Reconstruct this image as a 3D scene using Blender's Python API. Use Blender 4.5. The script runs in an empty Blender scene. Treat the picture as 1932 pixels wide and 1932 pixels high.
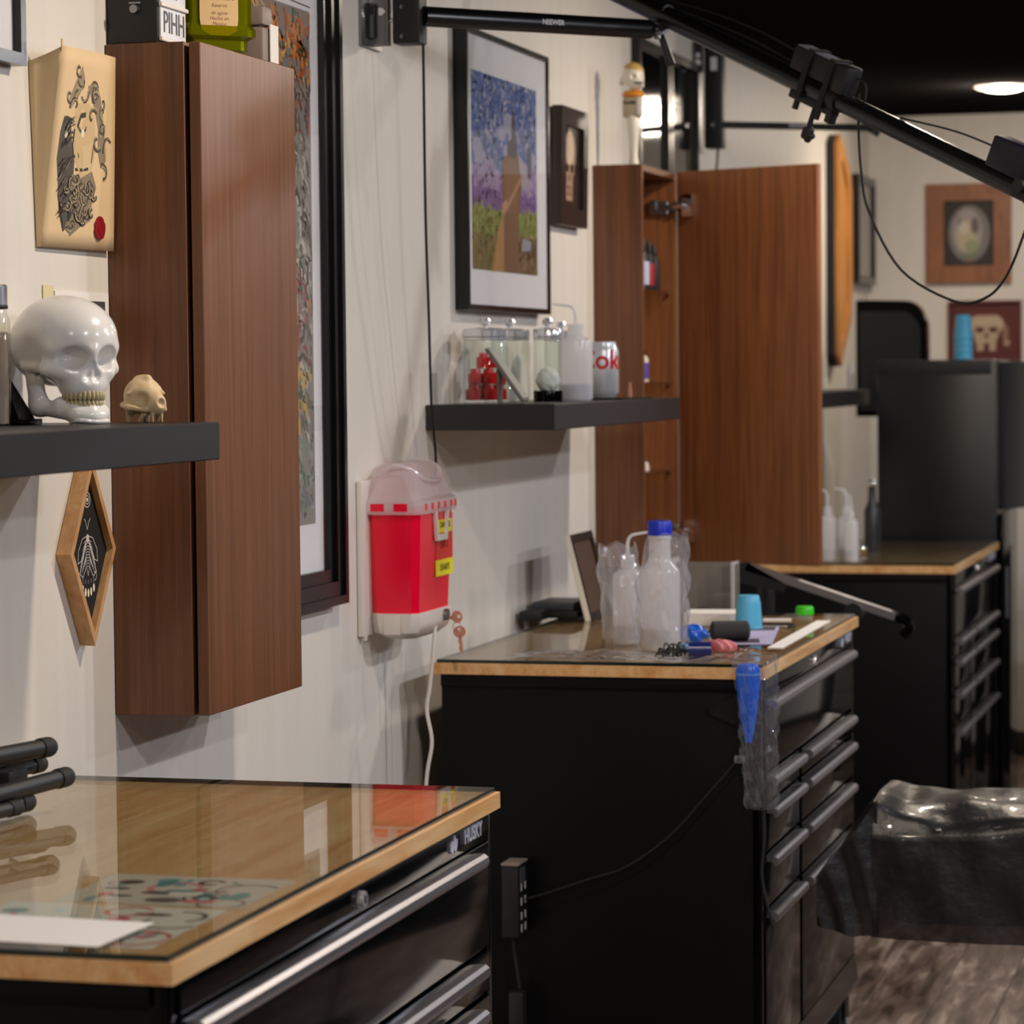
import bpy, bmesh, math, random
import numpy as np
from mathutils import Vector, Matrix, Euler

PI = math.pi
scn = bpy.context.scene
C = scn.collection
rnd = random.Random(7)

# ------------------------------------------------------------------ camera
cam_d = bpy.data.cameras.new('camera')
cam = bpy.data.objects.new('camera', cam_d)
C.objects.link(cam)
cam_d.sensor_width = 36.0
cam_d.lens = 103.5
cam_d.clip_start = 0.05
CR = Vector((0.96474128, 0.26301958, -0.00974488))
CU = Vector((-0.00322598, 0.04883834, 0.99880149))
CF = Vector((-0.26318027, 0.96355359, -0.04796486))
cam.matrix_world = Matrix(((CR.x, CU.x, -CF.x, 1.6686), (CR.y, CU.y, -CF.y, 0.0), (CR.z, CU.z, -CF.z, 1.4964), (0, 0, 0, 1)))
cam_d.dof.use_dof = True
cam_d.dof.focus_distance = 4.3
cam_d.dof.aperture_fstop = 7.5
scn.camera = cam

# ------------------------------------------------------------------ world, exposure
w = bpy.data.worlds.new('world')
scn.world = w
w.use_nodes = True
w.node_tree.nodes['Background'].inputs[0].default_value = (0.6, 0.7, 1.0, 1)
w.node_tree.nodes['Background'].inputs[1].default_value = 0.05
vs = scn.view_settings
vs.view_transform = 'Standard'
vs.look = 'None'
vs.exposure = 0.27
vs.gamma = 1.0
vs.use_curve_mapping = False
scn.cycles.max_bounces = 10
scn.cycles.transparent_max_bounces = 24

WARM = (1.0, 0.84, 0.67)
COOL = (0.90, 0.92, 1.0)
CEIL = 2.46
# domed recessed ceiling lamps: x, y, watts thrown downward, watts spread sideways by the dome, colour
# (a warm row along the wall, cooler rows over the room)
LAMPS = [(0.63, 10.25, 6, 9, WARM), (0.95, 6.72, 12, 7, WARM), (0.95, 3.86, 13, 7, WARM), (0.95, 0.95, 12, 4, WARM),
         (2.35, 2.1, 18, 16, COOL), (2.35, 5.1, 19, 16, COOL), (2.35, 8.1, 17, 14, COOL),
         (3.75, 3.6, 18, 22, COOL), (3.75, 6.6, 18, 22, COOL)]

# ------------------------------------------------------------------ helpers
def lin(c):
    if isinstance(c, str):
        c = [int(c[i:i + 2], 16) / 255 for i in (1, 3, 5)]
    return tuple(x / 12.92 if x <= 0.04045 else ((x + 0.055) / 1.055) ** 2.4 for x in c[:3])

def rgba(c):
    return (*lin(c), 1.0)

class MB:
    """collects shapes and links them as ONE mesh object"""
    def __init__(s):
        s.bm = bmesh.new()
    def _add(s, verts, faces, mi=0):
        vs_ = [s.bm.verts.new(v) for v in verts]
        for f in faces:
            try:
                fc = s.bm.faces.new([vs_[i] for i in f])
                fc.material_index = mi
            except ValueError:
                pass
        return s
    def box(s, a, b, bev=0.0, mi=0, seg=2, mat=None):
        t = bmesh.new()
        x0, y0, z0 = [min(p, q) for p, q in zip(a, b)]
        x1, y1, z1 = [max(p, q) for p, q in zip(a, b)]
        v = [t.verts.new(p) for p in ((x0, y0, z0), (x1, y0, z0), (x1, y1, z0), (x0, y1, z0), (x0, y0, z1), (x1, y0, z1), (x1, y1, z1), (x0, y1, z1))]
        for f in ((0, 3, 2, 1), (4, 5, 6, 7), (0, 1, 5, 4), (1, 2, 6, 5), (2, 3, 7, 6), (3, 0, 4, 7)):
            t.faces.new([v[i] for i in f])
        if bev > 0:
            bmesh.ops.bevel(t, geom=list(t.edges), offset=bev, segments=seg, profile=0.6, affect='EDGES')
        return s.merge(t, mi, mat)
    def merge(s, t, mi=0, mat=None):
        t.verts.index_update()
        vv = [(mat @ v.co if mat else v.co.copy()) for v in t.verts]
        ff = [[v.index for v in f.verts] for f in t.faces]
        t.free()
        return s._add(vv, ff, mi)
    def cyl(s, p0, p1, r0, r1=None, seg=20, mi=0, cap=True):
        r1 = r0 if r1 is None else r1
        p0, p1 = Vector(p0), Vector(p1)
        d = (p1 - p0).normalized()
        a = d.orthogonal().normalized()
        b = d.cross(a)
        vv, ff = [], []
        for p, r in ((p0, r0), (p1, r1)):
            for i in range(seg):
                t = 2 * PI * i / seg
                vv.append(p + a * (r * math.cos(t)) + b * (r * math.sin(t)))
        for i in range(seg):
            j = (i + 1) % seg
            ff.append((i, j, seg + j, seg + i))
        if cap:
            ff += [tuple(range(seg - 1, -1, -1)), tuple(range(seg, 2 * seg))]
        return s._add(vv, ff, mi)
    def lathe(s, prof, c=(0, 0, 0), seg=28, mi=0, sx=1.0, sy=1.0, rot=0.0):
        vv, ff = [], []
        for r, z in prof:
            for i in range(seg):
                t = 2 * PI * i / seg + rot
                vv.append((c[0] + sx * r * math.cos(t), c[1] + sy * r * math.sin(t), c[2] + z))
        n = len(prof)
        for k in range(n - 1):
            for i in range(seg):
                j = (i + 1) % seg
                ff.append((k * seg + i, k * seg + j, (k + 1) * seg + j, (k + 1) * seg + i))
        if prof[0][0] > 1e-6:
            ff.append(tuple(range(seg - 1, -1, -1)))
        if prof[-1][0] > 1e-6:
            ff.append(tuple(range((n - 1) * seg, n * seg)))
        return s._add(vv, ff, mi)
    def tube(s, pts, r, seg=10, mi=0, sub=6, cap=True):
        P = [Vector(p) for p in pts]
        if sub > 1 and len(P) > 2:
            Q = []
            for i in range(len(P) - 1):
                p0, p1, p2, p3 = P[max(i - 1, 0)], P[i], P[i + 1], P[min(i + 2, len(P) - 1)]
                for k in range(sub):
                    t = k / sub
                    Q.append(0.5 * ((2 * p1) + (p2 - p0) * t + (2 * p0 - 5 * p1 + 4 * p2 - p3) * t * t + (3 * p1 - p0 - 3 * p2 + p3) * t ** 3))
            P = Q + [P[-1]]
        vv, ff = [], []
        a = None
        for i, p in enumerate(P):
            d = (P[min(i + 1, len(P) - 1)] - P[max(i - 1, 0)]).normalized()
            if a is None:
                a = d.orthogonal().normalized()
            a = (a - d * a.dot(d)).normalized()
            b = d.cross(a)
            rr = r(i / (len(P) - 1)) if callable(r) else r
            for k in range(seg):
                t = 2 * PI * k / seg
                vv.append(p + a * rr * math.cos(t) + b * rr * math.sin(t))
        for i in range(len(P) - 1):
            for k in range(seg):
                j = (k + 1) % seg
                ff.append((i * seg + k, i * seg + j, (i + 1) * seg + j, (i + 1) * seg + k))
        if cap:
            ff += [tuple(range(seg - 1, -1, -1)), tuple(range((len(P) - 1) * seg, len(P) * seg))]
        return s._add(vv, ff, mi)
    def prism(s, poly, o, u, v, wv, mi=0):
        """polygon (list of 2-D points) in the plane o + a*u + b*v, pushed along wv"""
        o, u, v, wv = Vector(o), Vector(u), Vector(v), Vector(wv)
        n = len(poly)
        vv = [o + u * a + v * b for a, b in poly] + [o + u * a + v * b + wv for a, b in poly]
        ff = [tuple(range(n - 1, -1, -1)), tuple(range(n, 2 * n))]
        ff += [(i, (i + 1) % n, n + (i + 1) % n, n + i) for i in range(n)]
        return s._add(vv, ff, mi)
    def frame(s, poly_o, poly_i, o, u, v, wv, mi=0):
        """a closed ring between two polygons with as many corners, pushed along wv"""
        o, u, v, wv = Vector(o), Vector(u), Vector(v), Vector(wv)
        n = len(poly_o)
        q = lambda P_, k: [o + u * a + v * b + wv * k for a, b in P_]
        vv = q(poly_o, 0) + q(poly_i, 0) + q(poly_o, 1) + q(poly_i, 1)
        ff = []
        for i in range(n):
            j = (i + 1) % n
            ff += [(i, j, n + j, n + i), (2 * n + i, 3 * n + i, 3 * n + j, 2 * n + j), (i, 2 * n + i, 2 * n + j, j), (n + i, n + j, 3 * n + j, 3 * n + i)]
        return s._add(vv, ff, mi)
    def ell(s, c, r, mi=0, nu=20, nv=12):
        prof = [(math.sin(PI * k / nv), -math.cos(PI * k / nv)) for k in range(nv + 1)]
        vv, ff = [], []
        for a, z in prof:
            for i in range(nu):
                t = 2 * PI * i / nu
                vv.append((c[0] + r[0] * a * math.cos(t), c[1] + r[1] * a * math.sin(t), c[2] + r[2] * z))
        for k in range(nv):
            for i in range(nu):
                j = (i + 1) % nu
                ff.append((k * nu + i, k * nu + j, (k + 1) * nu + j, (k + 1) * nu + i))
        s._add(vv, ff, mi)
        bmesh.ops.remove_doubles(s.bm, verts=s.bm.verts, dist=1e-7)
        return s
    def grid(s, fn, nu, nv, mi=0, closed_u=False):
        vv = [fn(i / nu, j / nv) for j in range(nv + 1) for i in range(nu + (0 if closed_u else 1))]
        wd = nu if closed_u else nu + 1
        ff = []
        for j in range(nv):
            for i in range(nu):
                k = (i + 1) % wd
                ff.append((j * wd + i, j * wd + k, (j + 1) * wd + k, (j + 1) * wd + i))
        return s._add(vv, ff, mi)
    def build(s, name, mats, parent=None, smooth=35, recalc=True, solid=0.0):
        if recalc:
            bmesh.ops.recalc_face_normals(s.bm, faces=s.bm.faces)
        me = bpy.data.meshes.new(name)
        s.bm.to_mesh(me)
        s.bm.free()
        return link_mesh(name, me, mats, parent, smooth, solid)

def link_mesh(name, me, mats, parent=None, smooth=35, solid=0.0):
    for m in (mats if isinstance(mats, (list, tuple)) else [mats]):
        me.materials.append(m)
    if smooth:
        me.polygons.foreach_set('use_smooth', [True] * len(me.polygons))
        me.set_sharp_from_angle(angle=math.radians(smooth))
    o = bpy.data.objects.new(name, me)
    C.objects.link(o)
    if parent:
        o.parent = parent
    if solid:
        md = o.modifiers.new('thickness', 'SOLIDIFY')
        md.thickness = solid
        md.offset = 0
    return o

def tag(o, label, cat, group=None):
    o['label'] = label
    o['category'] = cat
    if group:
        o['group'] = group
    return o

def thing(name, label, cat, loc=(0, 0, 0), rotz=0.0, group=None):
    o = bpy.data.objects.new(name, None)
    o.empty_display_size = 0.05
    C.objects.link(o)
    o.location = loc
    o.rotation_euler = (0, 0, rotz)
    return tag(o, label, cat, group)

def struct(name, mb, m):
    o = mb.build(name, m)
    o['kind'] = 'structure'
    return o

def copy_tree(o, parent=None):
    c = o.copy()
    C.objects.link(c)
    if parent:
        c.parent = parent
    for ch in [x for x in bpy.data.objects if x.parent == o]:
        copy_tree(ch, c)
    return c

# ------------------------------------------------------------------ materials
def new_mat(name):
    m = bpy.data.materials.new(name)
    m.use_nodes = True
    nt = m.node_tree
    return m, nt, nt.nodes['Principled BSDF']

def mat(name, col, rough=0.5, metal=0.0, spec=0.5, bump=0.0, bscale=200.0, var=0.0, vscale=8.0, coat=0.0, emit=None):
    m, nt, b = new_mat(name)
    b.inputs['Base Color'].default_value = rgba(col)
    b.inputs['Roughness'].default_value = rough
    b.inputs['Metallic'].default_value = metal
    b.inputs['Specular IOR Level'].default_value = spec
    b.inputs['Coat Weight'].default_value = coat
    N, Lk = nt.nodes, nt.links
    if bump or var:
        tc = N.new('ShaderNodeTexCoord')
    if var:
        n = N.new('ShaderNodeTexNoise')
        n.inputs['Scale'].default_value = vscale
        n.inputs['Detail'].default_value = 4
        Lk.new(tc.outputs['Object'], n.inputs['Vector'])
        mx = N.new('ShaderNodeMix')
        mx.data_type = 'RGBA'
        c = lin(col)
        mx.inputs[6].default_value = (*[x * (1 - var) for x in c], 1)
        mx.inputs[7].default_value = (*[min(1, x * (1 + var)) for x in c], 1)
        Lk.new(n.outputs['Fac'], mx.inputs[0])
        Lk.new(mx.outputs[2], b.inputs['Base Color'])
    if bump:
        n2 = N.new('ShaderNodeTexNoise')
        n2.inputs['Scale'].default_value = bscale
        Lk.new(tc.outputs['Object'], n2.inputs['Vector'])
        bp = N.new('ShaderNodeBump')
        bp.inputs['Strength'].default_value = bump
        bp.inputs['Distance'].default_value = 0.002
        Lk.new(n2.outputs['Fac'], bp.inputs['Height'])
        Lk.new(bp.outputs[0], b.inputs['Normal'])
    if emit:
        b.inputs['Emission Color'].default_value = (*emit[0], 1)
        b.inputs['Emission Strength'].default_value = emit[1]
    return m

def wood(name, stops, sc=(28, 28, 1.1), rough=0.4, dist=1.2, fine=6.0, bump=0.05, coat=0.0):
    """straight grain along the axis whose scale is small"""
    m, nt, b = new_mat(name)
    N, Lk = nt.nodes, nt.links
    tc = N.new('ShaderNodeTexCoord')
    mp = N.new('ShaderNodeMapping')
    mp.inputs['Scale'].default_value = sc
    Lk.new(tc.outputs['Object'], mp.inputs['Vector'])
    n1 = N.new('ShaderNodeTexNoise')
    n1.inputs['Scale'].default_value = 1.0
    n1.inputs['Detail'].default_value = 6
    n1.inputs['Roughness'].default_value = 0.62
    n1.inputs['Distortion'].default_value = dist
    Lk.new(mp.outputs[0], n1.inputs['Vector'])
    n2 = N.new('ShaderNodeTexNoise')
    n2.inputs['Scale'].default_value = fine
    n2.inputs['Detail'].default_value = 3
    Lk.new(mp.outputs[0], n2.inputs['Vector'])
    ad = N.new('ShaderNodeMath')
    ad.operation = 'MULTIPLY_ADD'
    ad.inputs[1].default_value = 0.35
    Lk.new(n2.outputs['Fac'], ad.inputs[0])
    Lk.new(n1.outputs['Fac'], ad.inputs[2])
    rp = N.new('ShaderNodeValToRGB')
    e = rp.color_ramp.elements
    while len(e) < len(stops):
        e.new(0.5)
    for k, (p, c) in enumerate(stops):
        e[k].position = p
        e[k].color = rgba(c)
    Lk.new(ad.outputs[0], rp.inputs[0])
    Lk.new(rp.outputs[0], b.inputs['Base Color'])
    b.inputs['Roughness'].default_value = rough
    b.inputs['Coat Weight'].default_value = coat
    bp = N.new('ShaderNodeBump')
    bp.inputs['Strength'].default_value = bump
    bp.inputs['Distance'].default_value = 0.003
    Lk.new(ad.outputs[0], bp.inputs['Height'])
    Lk.new(bp.outputs[0], b.inputs['Normal'])
    return m

def thin_glass(name, tint=(1, 1, 1), rough=0.0, ior=1.5, haze=0.0, hazecol=(0.9, 0.9, 0.95), gain=1.0):
    """a clear sheet: fresnel mirror over plain see-through, with some milky haze"""
    m = bpy.data.materials.new(name)
    m.use_nodes = True
    nt = m.node_tree
    N, Lk = nt.nodes, nt.links
    N.remove(N['Principled BSDF'])
    out = N['Material Output']
    tr = N.new('ShaderNodeBsdfTransparent')
    tr.inputs[0].default_value = (*tint, 1)
    base = tr.outputs[0]
    if haze:
        df = N.new('ShaderNodeBsdfDiffuse')
        df.inputs[0].default_value = (*hazecol, 1)
        tl = N.new('ShaderNodeBsdfTranslucent')
        tl.inputs[0].default_value = (*hazecol, 1)
        m1 = N.new('ShaderNodeMixShader')
        m1.inputs[0].default_value = 0.45
        Lk.new(df.outputs[0], m1.inputs[1])
        Lk.new(tl.outputs[0], m1.inputs[2])
        m2 = N.new('ShaderNodeMixShader')
        m2.inputs[0].default_value = haze
        Lk.new(tr.outputs[0], m2.inputs[1])
        Lk.new(m1.outputs[0], m2.inputs[2])
        base = m2.outputs[0]
    geo = N.new('ShaderNodeNewGeometry')
    mx = N.new('ShaderNodeMix')
    mx.inputs[2].default_value = ior
    mx.inputs[3].default_value = 1.0 / ior
    Lk.new(geo.outputs['Backfacing'], mx.inputs[0])
    fr = N.new('ShaderNodeFresnel')
    Lk.new(mx.outputs[0], fr.inputs[0])
    gm = N.new('ShaderNodeMath')
    gm.operation = 'MULTIPLY'
    gm.use_clamp = True
    gm.inputs[1].default_value = gain
    Lk.new(fr.outputs[0], gm.inputs[0])
    gl = N.new('ShaderNodeBsdfGlossy')
    gl.inputs['Roughness'].default_value = rough
    ms = N.new('ShaderNodeMixShader')
    Lk.new(gm.outputs[0], ms.inputs[0])
    Lk.new(base, ms.inputs[1])
    Lk.new(gl.outputs[0], ms.inputs[2])
    Lk.new(ms.outputs[0], out.inputs[0])
    return m

def print_mat(name='ink_print', rough=0.6):
    m, nt, b = new_mat(name)
    a = nt.nodes.new('ShaderNodeAttribute')
    a.attribute_name = 'Col'
    nt.links.new(a.outputs['Color'], b.inputs['Base Color'])
    b.inputs['Roughness'].default_value = rough
    b.inputs['Specular IOR Level'].default_value = 0.25
    return m

# wall paint: off white with faint vertical drag marks
def wall_paint():
    m, nt, b = new_mat('wall_paint')
    N, Lk = nt.nodes, nt.links
    tc = N.new('ShaderNodeTexCoord')
    mp = N.new('ShaderNodeMapping')
    mp.inputs['Scale'].default_value = (22, 22, 0.5)
    Lk.new(tc.outputs['Object'], mp.inputs['Vector'])
    n = N.new('ShaderNodeTexNoise')
    n.inputs['Scale'].default_value = 1.0
    n.inputs['Detail'].default_value = 5
    Lk.new(mp.outputs[0], n.inputs['Vector'])
    rp = N.new('ShaderNodeValToRGB')
    rp.color_ramp.elements[0].position = 0.3
    rp.color_ramp.elements[0].color = rgba('#d8d2c8')
    rp.color_ramp.elements[1].position = 0.7
    rp.color_ramp.elements[1].color = rgba('#ded8cf')
    Lk.new(n.outputs['Fac'], rp.inputs[0])
    Lk.new(rp.outputs[0], b.inputs['Base Color'])
    b.inputs['Roughness'].default_value = 0.55
    n2 = N.new('ShaderNodeTexNoise')
    n2.inputs['Scale'].default_value = 90
    Lk.new(tc.outputs['Object'], n2.inputs['Vector'])
    bp = N.new('ShaderNodeBump')
    bp.inputs['Strength'].default_value = 0.12
    bp.inputs['Distance'].default_value = 0.002
    Lk.new(n2.outputs['Fac'], bp.inputs['Height'])
    Lk.new(bp.outputs[0], b.inputs['Normal'])
    return m

M = {}
M['wall'] = wall_paint()
M['wallr'] = mat('charcoal_wall_paint', '#211f1e', 0.8)
M['ceil'] = mat('ceiling_black', '#1d1c1c', 1.0, spec=0.0)
M['base'] = mat('baseboard_paint', '#2a2725', 0.5)
M['cab'] = wood('stained_ash', [(0.42, '#512e14'), (0.65, '#683e21'), (0.88, '#774a2d')], sc=(55, 55, 1.1), rough=0.42, dist=1.3)
M['cabin'] = wood('stained_ash_inside', [(0.42, '#5e3418'), (0.62, '#7a4826'), (0.85, '#90592f')], sc=(30, 30, .9), rough=0.45, dist=2.0)
M['blk'] = mat('black_powder_coat', '#070708', 0.45, spec=0.18, bump=0.03, bscale=500)
M['gloss'] = mat('gloss_black_enamel', '#040406', 0.10, spec=0.12)
M['blkm'] = mat('matte_black_plastic', '#121214', 0.5)
M['rub'] = mat('black_rubber', '#0e0e0e', 0.7)
M['satin'] = mat('satin_black_tube', '#0d0d0e', 0.3, spec=0.6)
M['lidm'] = mat('bright_lid_metal', '#e4e4e8', 0.2, metal=0.7)
M['alu'] = mat('brushed_aluminium', '#b4b4bc', 0.32, metal=1.0)
M['chrome'] = mat('chrome', '#dcdce0', 0.08, metal=1.0)
M['steel'] = mat('dull_steel', '#8f8f92', 0.35, metal=1.0)
M['block'] = wood('butcher_block', [(0.4, '#bb7c42'), (0.6, '#d29c60'), (0.85, '#e4bc88')], sc=(30, 2.2, 30), rough=0.4, dist=0.6)
M['shelf'] = mat('black_brown_laminate', '#1d1b1f', 0.42, bump=0.05, bscale=120, var=0.12, vscale=20)
M['pglass'] = thin_glass('picture_glass', (1, 1, 1), gain=.8)
M['glass'] = thin_glass('clear_glass', (0.97, 0.99, 0.98))
M['gtop'] = thin_glass('table_glass', (0.95, 0.98, 0.965), gain=0.95)
M['gedge'] = mat('glass_edge_green', '#10201c', 0.15)
M['film'] = thin_glass('clear_film', (0.97, 0.97, 0.985), rough=0.05, haze=0.15, hazecol=(0.9, 0.9, 0.95), gain=2.4)
M['sleeve'] = thin_glass('sleeve_film', (0.96, 0.96, 0.98), rough=0.05, haze=0.04, hazecol=(0.9, 0.9, 0.95), gain=1.4)
M['milk'] = thin_glass('milky_plastic', (0.9, 0.9, 0.92), rough=0.2, haze=0.72, hazecol=(0.93, 0.93, 0.94))
M['lidp'] = thin_glass('clear_lid_plastic', (0.95, 0.93, 0.95), rough=0.15, haze=0.55, hazecol=(0.86, 0.80, 0.83))
M['red'] = mat('red_plastic', '#ec0030', 0.22, spec=0.5)
M['redcap'] = mat('red_cap', '#c8080f', 0.3)
M['white'] = mat('white_plastic', '#ddd6cf', 0.35)
M['paper'] = mat('white_paper', '#e9e5e0', 0.7)
M['cream'] = mat('cream_paper', '#dcc095', 0.75, var=0.05, vscale=14)
M['bone'] = mat('white_ceramic', '#e2e0de', 0.2, spec=0.6)
M['bonew'] = mat('aged_bone', '#cbb28a', 0.5, var=0.18, vscale=60)
M['tooth'] = mat('tooth_ivory', '#b5a883', 0.35)
M['print'] = print_mat()
M['fblk'] = mat('black_frame_lacquer', '#0a0a0d', 0.25, spec=0.4)
M['maroonf'] = mat('dark_mahogany_frame', '#241113', 0.22, spec=0.6)
M['mat'] = mat('grey_mat_board', '#eceef4', 0.7)
M['wmat'] = mat('white_mat_board', '#f0eef2', 0.7)
M['oak'] = wood('oak', [(0.4, '#a87a4c'), (0.6, '#bd8f5e'), (0.85, '#cfa577')], sc=(30, 30, 4), rough=0.5)
M['oakor'] = wood('orange_oak', [(0.4, '#9c6224'), (0.6, '#b97a33'), (0.85, '#cf9048')], sc=(30, 30, 2), rough=0.4)
M['brownf'] = wood('brown_frame_wood', [(0.4, '#6b3f22'), (0.6, '#855331'), (0.85, '#966039')], sc=(20, 20, 6), rough=0.5)
M['velvet'] = mat('black_velvet', '#0b0908', 0.9)
M['copper'] = mat('copper_key', '#cf9079', 0.3, metal=0.35)
M['blue'] = mat('blue_plastic', '#0a5ad0', 0.22)
M['dblue'] = mat('dark_blue_plastic', '#0c1d5c', 0.3)
M['cup'] = mat('sky_blue_plastic', '#58b4d8', 0.4)
M['cap'] = mat('royal_blue_cap', '#0b2bbf', 0.35)
M['green'] = mat('neon_green_plastic', '#35c410', 0.35)
M['pink'] = mat('pink_tissue', '#d8848c', 0.8)
M['tape'] = mat('black_grip_tape', '#2a2627', 0.75, bump=0.3, bscale=300)
M['lilac'] = mat('lilac_paper', '#aaa4c8', 0.7)
M['taupe'] = mat('taupe_plastic', '#8d7d76', 0.5)
M['liquor'] = thin_glass('green_glass', (0.55, 0.60, 0.02), rough=0.02, haze=0.12, hazecol=(0.55, 0.55, 0.02), gain=1.6)
M['tequila'] = mat('amber_label', '#cfae7c', 0.7)
M['orange'] = mat('orange_paint', '#d8880f', 0.4)
M['tan'] = mat('tan_paint', '#b5a78c', 0.5)
M['ivory'] = mat('ivory_gloss', '#e4ddd0', 0.25)
M['beige'] = thin_glass('beige_bottle', (0.8, 0.72, 0.66), rough=0.05, haze=0.45, hazecol=(0.55, 0.46, 0.40), gain=1.4)
M['purple'] = mat('purple_label', '#5a4aa8', 0.4)
M['yellow'] = mat('yellow_label', '#e6d80e', 0.5)
M['ored'] = mat('orange_red_label', '#d8301a', 0.45)
M['ink'] = mat('black_ink', '#15151a', 0.6)
M['wink'] = mat('white_ink', '#d9d9dd', 0.5)
M['silver'] = mat('silver_badge', '#cfd0dc', 0.35, metal=0.2)
M['cotton'] = mat('cotton_white', '#dfe0de', 0.9, bump=0.6, bscale=60)
M['aluc'] = mat('can_aluminium', '#cfd1d7', 0.3, metal=0.45)
M['vinyl'] = mat('black_vinyl', '#0f0f10', 0.3, bump=0.08, bscale=60)
M['lens'] = mat('lamp_lens', '#ffffff', 0.5, emit=((1.0, 0.95, 0.85), 9.0))

def drape_mat():
    m = mat('black_film', '#101014', 0.36, spec=0.5, coat=.15)
    nt = m.node_tree
    N, Lk = nt.nodes, nt.links
    b = N['Principled BSDF']
    tr = N.new('ShaderNodeBsdfTransparent')
    tr.inputs[0].default_value = (0.55, 0.5, 0.48, 1)
    ms = N.new('ShaderNodeMixShader')
    ms.inputs[0].default_value = 0.15
    Lk.new(b.outputs[0], ms.inputs[1])
    Lk.new(tr.outputs[0], ms.inputs[2])
    Lk.new(ms.outputs[0], N['Material Output'].inputs[0])
    tc = N.new('ShaderNodeTexCoord')
    n = N.new('ShaderNodeTexNoise')
    n.inputs['Scale'].default_value = 22
    n.inputs['Detail'].default_value = 5
    Lk.new(tc.outputs['Object'], n.inputs['Vector'])
    bp = N.new('ShaderNodeBump')
    bp.inputs['Strength'].default_value = 0.35
    bp.inputs['Distance'].default_value = 0.01
    Lk.new(n.outputs['Fac'], bp.inputs['Height'])
    Lk.new(bp.outputs[0], b.inputs['Normal'])
    return m
M['drape'] = drape_mat()

def plank_mat():
    m, nt, b = new_mat('grey_brown_vinyl_plank')
    N, Lk = nt.nodes, nt.links
    tc = N.new('ShaderNodeTexCoord')
    oi = N.new('ShaderNodeObjectInfo')
    mp = N.new('ShaderNodeMapping')
    mp.inputs['Scale'].default_value = (16, 2.2, 1)
    Lk.new(tc.outputs['Object'], mp.inputs['Vector'])
    ad = N.new('ShaderNodeVectorMath')
    ad.operation = 'ADD'
    sc = N.new('ShaderNodeMath')
    sc.operation = 'MULTIPLY'
    sc.inputs[1].default_value = 40
    Lk.new(oi.outputs['Random'], sc.inputs[0])
    Lk.new(mp.outputs[0], ad.inputs[0])
    Lk.new(sc.outputs[0], ad.inputs[1])
    n = N.new('ShaderNodeTexNoise')
    n.inputs['Scale'].default_value = 1.3
    n.inputs['Detail'].default_value = 6
    n.inputs['Roughness'].default_value = 0.65
    n.inputs['Distortion'].default_value = .5
    Lk.new(ad.outputs[0], n.inputs['Vector'])
    rp = N.new('ShaderNodeValToRGB')
    e = rp.color_ramp.elements
    e.new(0.5)
    for k, (p, c) in enumerate([(0.34, '#34271f'), (0.52, '#6c594e'), (0.68, '#ab9788')]):
        e[k].position = p
        e[k].color = rgba(c)
    Lk.new(n.outputs['Fac'], rp.inputs[0])
    Lk.new(rp.outputs[0], b.inputs['Base Color'])
    b.inputs['Roughness'].default_value = 0.45
    return m
M['plank'] = plank_mat()

# ------------------------------------------------------------------ flat print, text, implicit surfaces
def print_obj(name, polys, o, u, v, n, parent=None, step=0.00012, layer=True):
    """flat artwork: coloured polygons in the plane o + a*u + b*v, each a hair above the one before"""
    o, u, v, n = Vector(o), Vector(u), Vector(v), Vector(n)
    vv, ff, cc = [], [], []
    top = 0
    for k, pc in enumerate(polys):
        poly, col = pc[:2]
        base = len(vv)
        if len(pc) > 2:            # a loose under-layer of brush marks
            lift = n * (0.00001 * (pc[2] if pc[2] > 1 else 4 + k % 10))
        else:
            top += 1
            lift = n * (0.00016 * (k > 0) + step * top)
        for a, b in poly:
            vv.append(o + u * a + v * b + lift)
        ff.append(tuple(range(base, base + len(poly))))
        cc.append((*lin(col), 1.0))
    me = bpy.data.meshes.new(name)
    me.from_pydata(vv, [], ff)
    at = me.color_attributes.new('Col', 'FLOAT_COLOR', 'CORNER')
    for f, c in zip(me.polygons, cc):
        for li in f.loop_indices:
            at.data[li].color = c
    return link_mesh(name, me, M['print'], parent, 0)

def rect(a0, b0, a1, b1):
    return [(a0, b0), (a1, b0), (a1, b1), (a0, b1)]

def disc(a, b, ra, rb=None, n=20):
    rb = ra if rb is None else rb
    return [(a + ra * math.cos(2 * PI * i / n), b + rb * math.sin(2 * PI * i / n)) for i in range(n)]

def stroke(pts, wd):
    """a brush line with a width, as quads"""
    out = []
    for i in range(len(pts) - 1):
        (x0, y0), (x1, y1) = pts[i], pts[i + 1]
        d = math.hypot(x1 - x0, y1 - y0) or 1e-9
        nx, ny = -(y1 - y0) / d * wd / 2, (x1 - x0) / d * wd / 2
        out.append([(x0 + nx, y0 + ny), (x1 + nx, y1 + ny), (x1 - nx, y1 - ny), (x0 - nx, y0 - ny)])
    return out

def arc(cx, cy, r, a0, a1, n=8, ry=None):
    ry = r if ry is None else ry
    return [(cx + r * math.cos(a0 + (a1 - a0) * i / n), cy + ry * math.sin(a0 + (a1 - a0) * i / n)) for i in range(n + 1)]

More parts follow.
